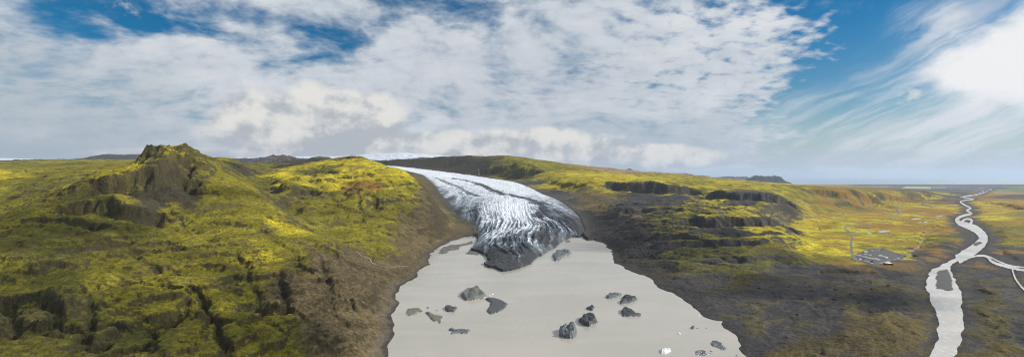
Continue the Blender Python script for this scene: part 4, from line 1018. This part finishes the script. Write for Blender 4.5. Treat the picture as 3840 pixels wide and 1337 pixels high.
# farm far out on the plain
FW = plain_mat('white wall', (.8, .8, .78), .7); FR = plain_mat('red sheet roof', (.3, .06, .05), .6); FG = plain_mat('grey sheet roof', (.3, .31, .33), .6)
for px, py, Y, L, rm, lb in ((2984, 699.5, 5600, 26, FR, 'white farmhouse with red roof, tallest on the green fields beyond the moss benches'), (2972, 699.5, 5620, 16, FG, 'long white barn with grey roof left of the far farmhouse'), (2996, 703, 5500, 14, FG, 'low white shed in front of the far farmhouse')):
    x, y = (px - 1920) / F * Y, Y; zz = float(land_at(x, y)[0]) - .3
    f = empty('farmhouse' if rm is FR else 'barn', (x, y, zz), .2)
    bxo('wall', (0, 0, 3), (L, 10, 6.5), FW, f)
    slab('roof', [(-L / 2 - .5, -5.6, 6.0), (L / 2 + .5, -5.6, 6.0), (L / 2 + .5, 0, 9.5), (-L / 2 - .5, 0, 9.5)], .4, rm, f)
    slab('roof', [(-L / 2 - .5, .02, 9.5), (L / 2 + .5, .02, 9.5), (L / 2 + .5, 5.6, 6.0), (-L / 2 - .5, 5.6, 6.0)], .4, rm, f)
    bxo('door', (0, -5.05, 1.2), (1.2, .12, 2.4), HD, f)
    for k in (-.35, .3): bxo('window', (L * k, -5.05, 3), (1.6, .12, 1.4), GLS, f)
    props(f, lb, 'farm building')
# openings in the cloud deck: column, row, width, height, strength, tilt
BLUE = [(3380, 120, 380, 360, 1.0, .0), (3400, 330, 380, 230, .95, .5), (3080, 370, 260, 120, .5, .25), (3000, 60, 600, 140, .25, .0),
        (330, 20, 360, 120, .62, .0), (700, 45, 420, 110, .50, .0), (1230, 130, 300, 100, .48, .4), (1700, 10, 420, 90, .58, .0), (2700, 10, 500, 90, .3, .0), (500, 340, 420, 110, .2, 0.), (3500, 490, 650, 200, .8, 0.)]
GREY = [(120, 420, 650, 330, .6, (5.2, 5.9, 6.5)), (2000, 330, 900, 300, .35, (6.4, 6.8, 7.4)), (2450, 520, 600, 120, .5, (4.6, 5.6, 6.6))]
HEAPS = [(1200, 460, 470, 190, .95), (960, 500, 260, 90, .8), (2000, 560, 560, 120, .95), (2400, 590, 420, 70, .9), (1700, 540, 330, 80, .8), (700, 590, 420, 50, .5)]
SKYV = .88
HAZE = 1.7e-5
DENOISE = True
EXPO = 0.12
# ground point under each added cloud's shadow, its two radii, the cloud's height
SHADE_CLOUDS = [(-470, 560, 70, 330, 210, 1500), (-900, 850, 110, 260, 180, 1500), (430, 1420, 30, 190, 230, 1500), (560, 900, 5, 150, 120, 1500), (-560, 1250, 230, 90, 60, 1500)]
# ------------------------------------------------------------------ light, sky, air, camera
sc_ = bpy.context.scene
SUN_AZ, SUN_EL = math.radians(88), math.radians(32)     # azimuth clockwise from straight ahead
sd3 = Vector((math.sin(SUN_AZ) * math.cos(SUN_EL), math.cos(SUN_AZ) * math.cos(SUN_EL), math.sin(SUN_EL)))
sl = bpy.data.lights.new('sun', 'SUN'); sl.energy = 5.0; sl.angle = math.radians(.6); sl.color = (1, .955, .87)
so = bpy.data.objects.new('sun', sl); C.objects.link(so); so.rotation_euler = sd3.to_track_quat('Z', 'Y').to_euler(); so.location = (0, 0, 900)

w = bpy.data.worlds.new('World'); sc_.world = w; w.use_nodes = True
nt = w.node_tree; nt.nodes.clear(); n = NT(nt)
out = n.n('ShaderNodeOutputWorld'); bg = n.n('ShaderNodeBackground'); bg.inputs['Strength'].default_value = .074
nt.links.new(bg.outputs[0], out.inputs[0])
sky = n.n('ShaderNodeTexSky', sky_type='NISHITA'); sky.sun_disc = False; sky.sun_elevation = SUN_EL; sky.sun_rotation = SUN_AZ
sky.altitude = 200; sky.air_density = 1.0; sky.dust_density = .6; sky.ozone_density = 2.0
D = E(n, n.n('ShaderNodeTexCoord').outputs['Generated'])
dx, dy, dz = n.sep(D)
az = n.math('ARCTAN2', dx, dy); el = n.math('ARCSINE', dz)
def AE(px, py):
    u, v = (px - 1920) / F, (HZ - py) / F
    return math.atan2(u, 1.0), math.atan2(v, math.hypot(u, 1))
def blob(px, py, wx, wy, ox=0.0, oy=0.0, rot=0.0):
    """soft patch of sky around a direction; 1 at its middle, 0 outside"""
    a, e = AE(px, py); kx, ky = wx / F, wy / F
    X_ = az - a; Y_ = el - e
    if isinstance(ox, E): X_ = X_ + ox; Y_ = Y_ + oy
    if rot:
        c, s = math.cos(rot), math.sin(rot); X_, Y_ = X_ * c + Y_ * s, Y_ * c - X_ * s
    r = n.math('SQRT', (X_ * X_) * (1 / kx ** 2) + (Y_ * Y_) * (1 / ky ** 2))
    return 1.0 - n.ss(.25, 1.0, r)
ez = n.math('MAXIMUM', dz, 0.0) + .24
cp = n.vec(dx / ez, dy / ez, 0.0)                      # point where the view meets the cloud deck
warp = n.noise(cp, .8, 3, .5, color=True)
cpw = n.vm('ADD', cp, n.vm('MULTIPLY', warp, (.55, .55, 0)))
wx_, wy_, wz_ = n.sep(n.noise(n.vec(az, el * 1.6), 7.0, 4, .55, color=True))
ox = (wx_ - .5) * .16; oy = (wy_ - .5) * .12
big = n.noise(cpw, 1.5, 5, .55)
puff = n.noise(cpw, 6.2, 5, .52)
fine = n.noise(cpw, 19.0, 4, .6)
# where the deck opens to blue
cov = 1.0
for a in BLUE: cov = cov - blob(*a[:4], ox, oy, *a[5:]) * a[4]
dens = (cov - .5) + (big - .5) * 1.3 + (puff - .5) * 1.2 + (fine - .5) * .6 + .32 + blob(2950, 190, 1000, 460) * (n.noise(cp, 15.0, 4, .5) - .5) * 2.2
deck = n.ss(.02, .86, dens)
# shading of the deck: grey bellies, bright thin parts
shade = n.ss(.30, .72, big * .55 + puff * .45 + (fine - .5) * .2)
band = n.noise(n.vec(az * 3.0, el * 22.0, 1.7), 1.0, 4, .55)
deckc = n.mix(shade, (5.5, 6.25, 7.2), (9.1, 9.35, 9.7))
for a in GREY: deckc = n.mix(blob(*a[:4], ox, oy) * a[4], deckc, a[5])
hz = n.ss(.16, .0, el)
deckc = n.mix(hz * n.ss(.42, .62, band) * .55, deckc, (5.0, 5.9, 6.9))
skyc = E(n, sky.outputs[0])
hsv = n.n('ShaderNodeHueSaturation'); hsv.inputs['Hue'].default_value = .497; hsv.inputs['Saturation'].default_value = 1.75; hsv.inputs['Value'].default_value = SKYV
n.put(hsv.inputs['Color'], skyc); skyc = E(n, hsv.outputs[0])
base = n.mix(n.ss(.13, .0, el) * .85, skyc, (5.2, 6.5, 7.8))
res = n.mix(deck, base, deckc)
# thin streaks of high cloud fanning from the right
cdx, cdy = math.cos(math.radians(32)), math.sin(math.radians(32))
al_ = az * cdx + el * cdy; ac_ = el * cdx - az * cdy
cir = n.noise(n.vec(al_ * 3.0 + (wx_ - .5) * .4, (ac_ + al_ * .12) * 24.0 + (wy_ - .5) * 1.2, .3), 1.0, 6, .62)
cenv = n.math('MAXIMUM', blob(3500, 470, 560, 210, ox, oy), blob(3650, 250, 330, 260, ox, oy))
res = n.mix((n.ss(.40, .64, cir) * cenv).clamp() * .92, res, (9.0, 9.2, 9.6))
# bright cloud round the hidden sun
bn = n.noise(n.vec(az * 9.0 + el * 3, el * 17.0 - az * 5, .5), 1.0, 6, .62)
bri = n.ss(.05, .75, blob(4050, 190, 440, 215, ox, oy) + (bn - .5) * 1.1)
res = n.mix(bri, res, (11.0, 11.0, 11.0))
for a in ((3560, 610, 700, 34), (2900, 590, 900, 26)):
    res = n.mix((n.ss(.42, .60, band) * blob(*a)).clamp() * .7, res, (5.6, 6.3, 7.4))
# low heaps over the hills and the ice: billows with lit heads and grey floors
bil = n.noise(n.vec(az, el * 1.25, .9), 10.0, 6, .56); bil2 = n.noise(n.vec(az + .018, el * 1.25 - .022, .9), 10.0, 6, .56)
for px, py, wx, wy, k in HEAPS:
    b = blob(px, py, wx, wy)
    d = n.ss(.42, .66, b * .55 + bil * .75 - .08)
    a, e = AE(px, py)
    lit = n.ss(-.10, .16, (bil - bil2) * 1.3 + (el - e) * (.9 * F / wy) * .16 + .03)
    res = n.mix(d * k, res, n.mix(lit, (5.7, 6.05, 6.5), (10.1, 9.85, 9.3)))
low = n.ss(.0, -.02, el); res = n.mix(low, res, (3.2, 3.8, 4.4))
n.put(bg.inputs['Color'], res)
w.cycles.sampling_method = 'MANUAL'; w.cycles.sample_map_resolution = 512

# cloud meshes added above the frame, unseen, to shade parts of the land
bm = bmesh.new(); crn = random.Random(5)
for gx_, gy_, gz_, rx_2, ry_2, up in SHADE_CLOUDS:
    t = (up - gz_) / sd3.z; c0 = Vector((gx_, gy_, gz_)) + sd3 * t
    for k in range(16):
        a = crn.uniform(0, 6.28); q = math.sqrt(crn.random()); r_ = crn.uniform(.28, .55) * (1.1 - .5 * q)
        g_ = bmesh.ops.create_icosphere(bm, subdivisions=3, radius=1)
        px_, py_ = c0.x + math.cos(a) * q * rx_2, c0.y + math.sin(a) * q * ry_2
        for v in g_['verts']:
            p = v.co.copy(); f_ = 1 + .28 * math.sin(5 * p.x + k) * math.sin(4 * p.y + 2 * k) + .15 * math.sin(9 * p.y + 7 * p.z + k)
            v.co = (px_ + p.x * f_ * r_ * rx_2, py_ + p.y * f_ * r_ * ry_2 * 1.2, c0.z + p.z * f_ * r_ * min(rx_2, ry_2) * .45)
me = bpy.data.meshes.new('shade_clouds'); bm.to_mesh(me); bm.free()
for p in me.polygons: p.use_smooth = True
cm = bpy.data.materials.new('thin shade cloud'); cm.use_nodes = True; ct = cm.node_tree; ct.nodes.clear()
mx = ct.nodes.new('ShaderNodeMixShader'); mx.inputs[0].default_value = .155
tr = ct.nodes.new('ShaderNodeBsdfTransparent'); df = ct.nodes.new('ShaderNodeBsdfTranslucent'); df.inputs[0].default_value = (.85, .87, .9, 1); oo = ct.nodes.new('ShaderNodeOutputMaterial')
ct.links.new(tr.outputs[0], mx.inputs[1]); ct.links.new(df.outputs[0], mx.inputs[2]); ct.links.new(mx.outputs[0], oo.inputs[0])
o = link('shade_clouds', me, cm); o['kind'] = 'stuff'

# air: one even volume round the whole place
if HAZE:
    bm = bmesh.new(); bmesh.ops.create_cube(bm, size=1)
    bmesh.ops.scale(bm, verts=bm.verts, vec=(200000, 200000, 1220)); bmesh.ops.translate(bm, verts=bm.verts, vec=(0, 0, 1220 / 2 - 120))
    me = bpy.data.meshes.new('haze'); bm.to_mesh(me); bm.free()
    hm = bpy.data.materials.new('haze air'); hm.use_nodes = True; ht = hm.node_tree; ht.nodes.clear()
    vo = ht.nodes.new('ShaderNodeVolumePrincipled'); oo = ht.nodes.new('ShaderNodeOutputMaterial')
    vo.inputs['Color'].default_value = (.62, .78, 1, 1); vo.inputs['Density'].default_value = HAZE; vo.inputs['Anisotropy'].default_value = .3
    ht.links.new(vo.outputs[0], oo.inputs['Volume'])
    o = link('haze', me, hm); o['kind'] = 'stuff'

cam = bpy.data.cameras.new('camera'); co_ = bpy.data.objects.new('camera', cam); C.objects.link(co_)
co_.location = (0, 0, H); co_.rotation_euler = (math.pi / 2, 0, 0)
cam.sensor_fit = 'HORIZONTAL'; cam.sensor_width = 36; cam.lens = 18; cam.shift_y = (HZ - 668.5) / 3840.0 * 1.0
cam.clip_start = 1; cam.clip_end = 600000
sc_.camera = co_
vs = sc_.view_settings
sc_.display_settings.display_device = 'sRGB'; vs.view_transform = 'Standard'; vs.look = 'None'; vs.gamma = 1; vs.exposure = EXPO
sc_.cycles.use_denoising = DENOISE; sc_.cycles.pixel_filter_type = 'BLACKMAN_HARRIS'; sc_.cycles.filter_width = 1.1; sc_.cycles.transparent_max_bounces = 24; sc_.cycles.max_bounces = 5; sc_.cycles.diffuse_bounces = 3; sc_.cycles.volume_bounces = 0
sc_.cycles.use_adaptive_sampling = True; sc_.cycles.adaptive_threshold = .015
sc_.cycles.denoising_prefilter = 'NONE'; sc_.cycles.denoising_input_passes = 'RGB_ALBEDO_NORMAL'
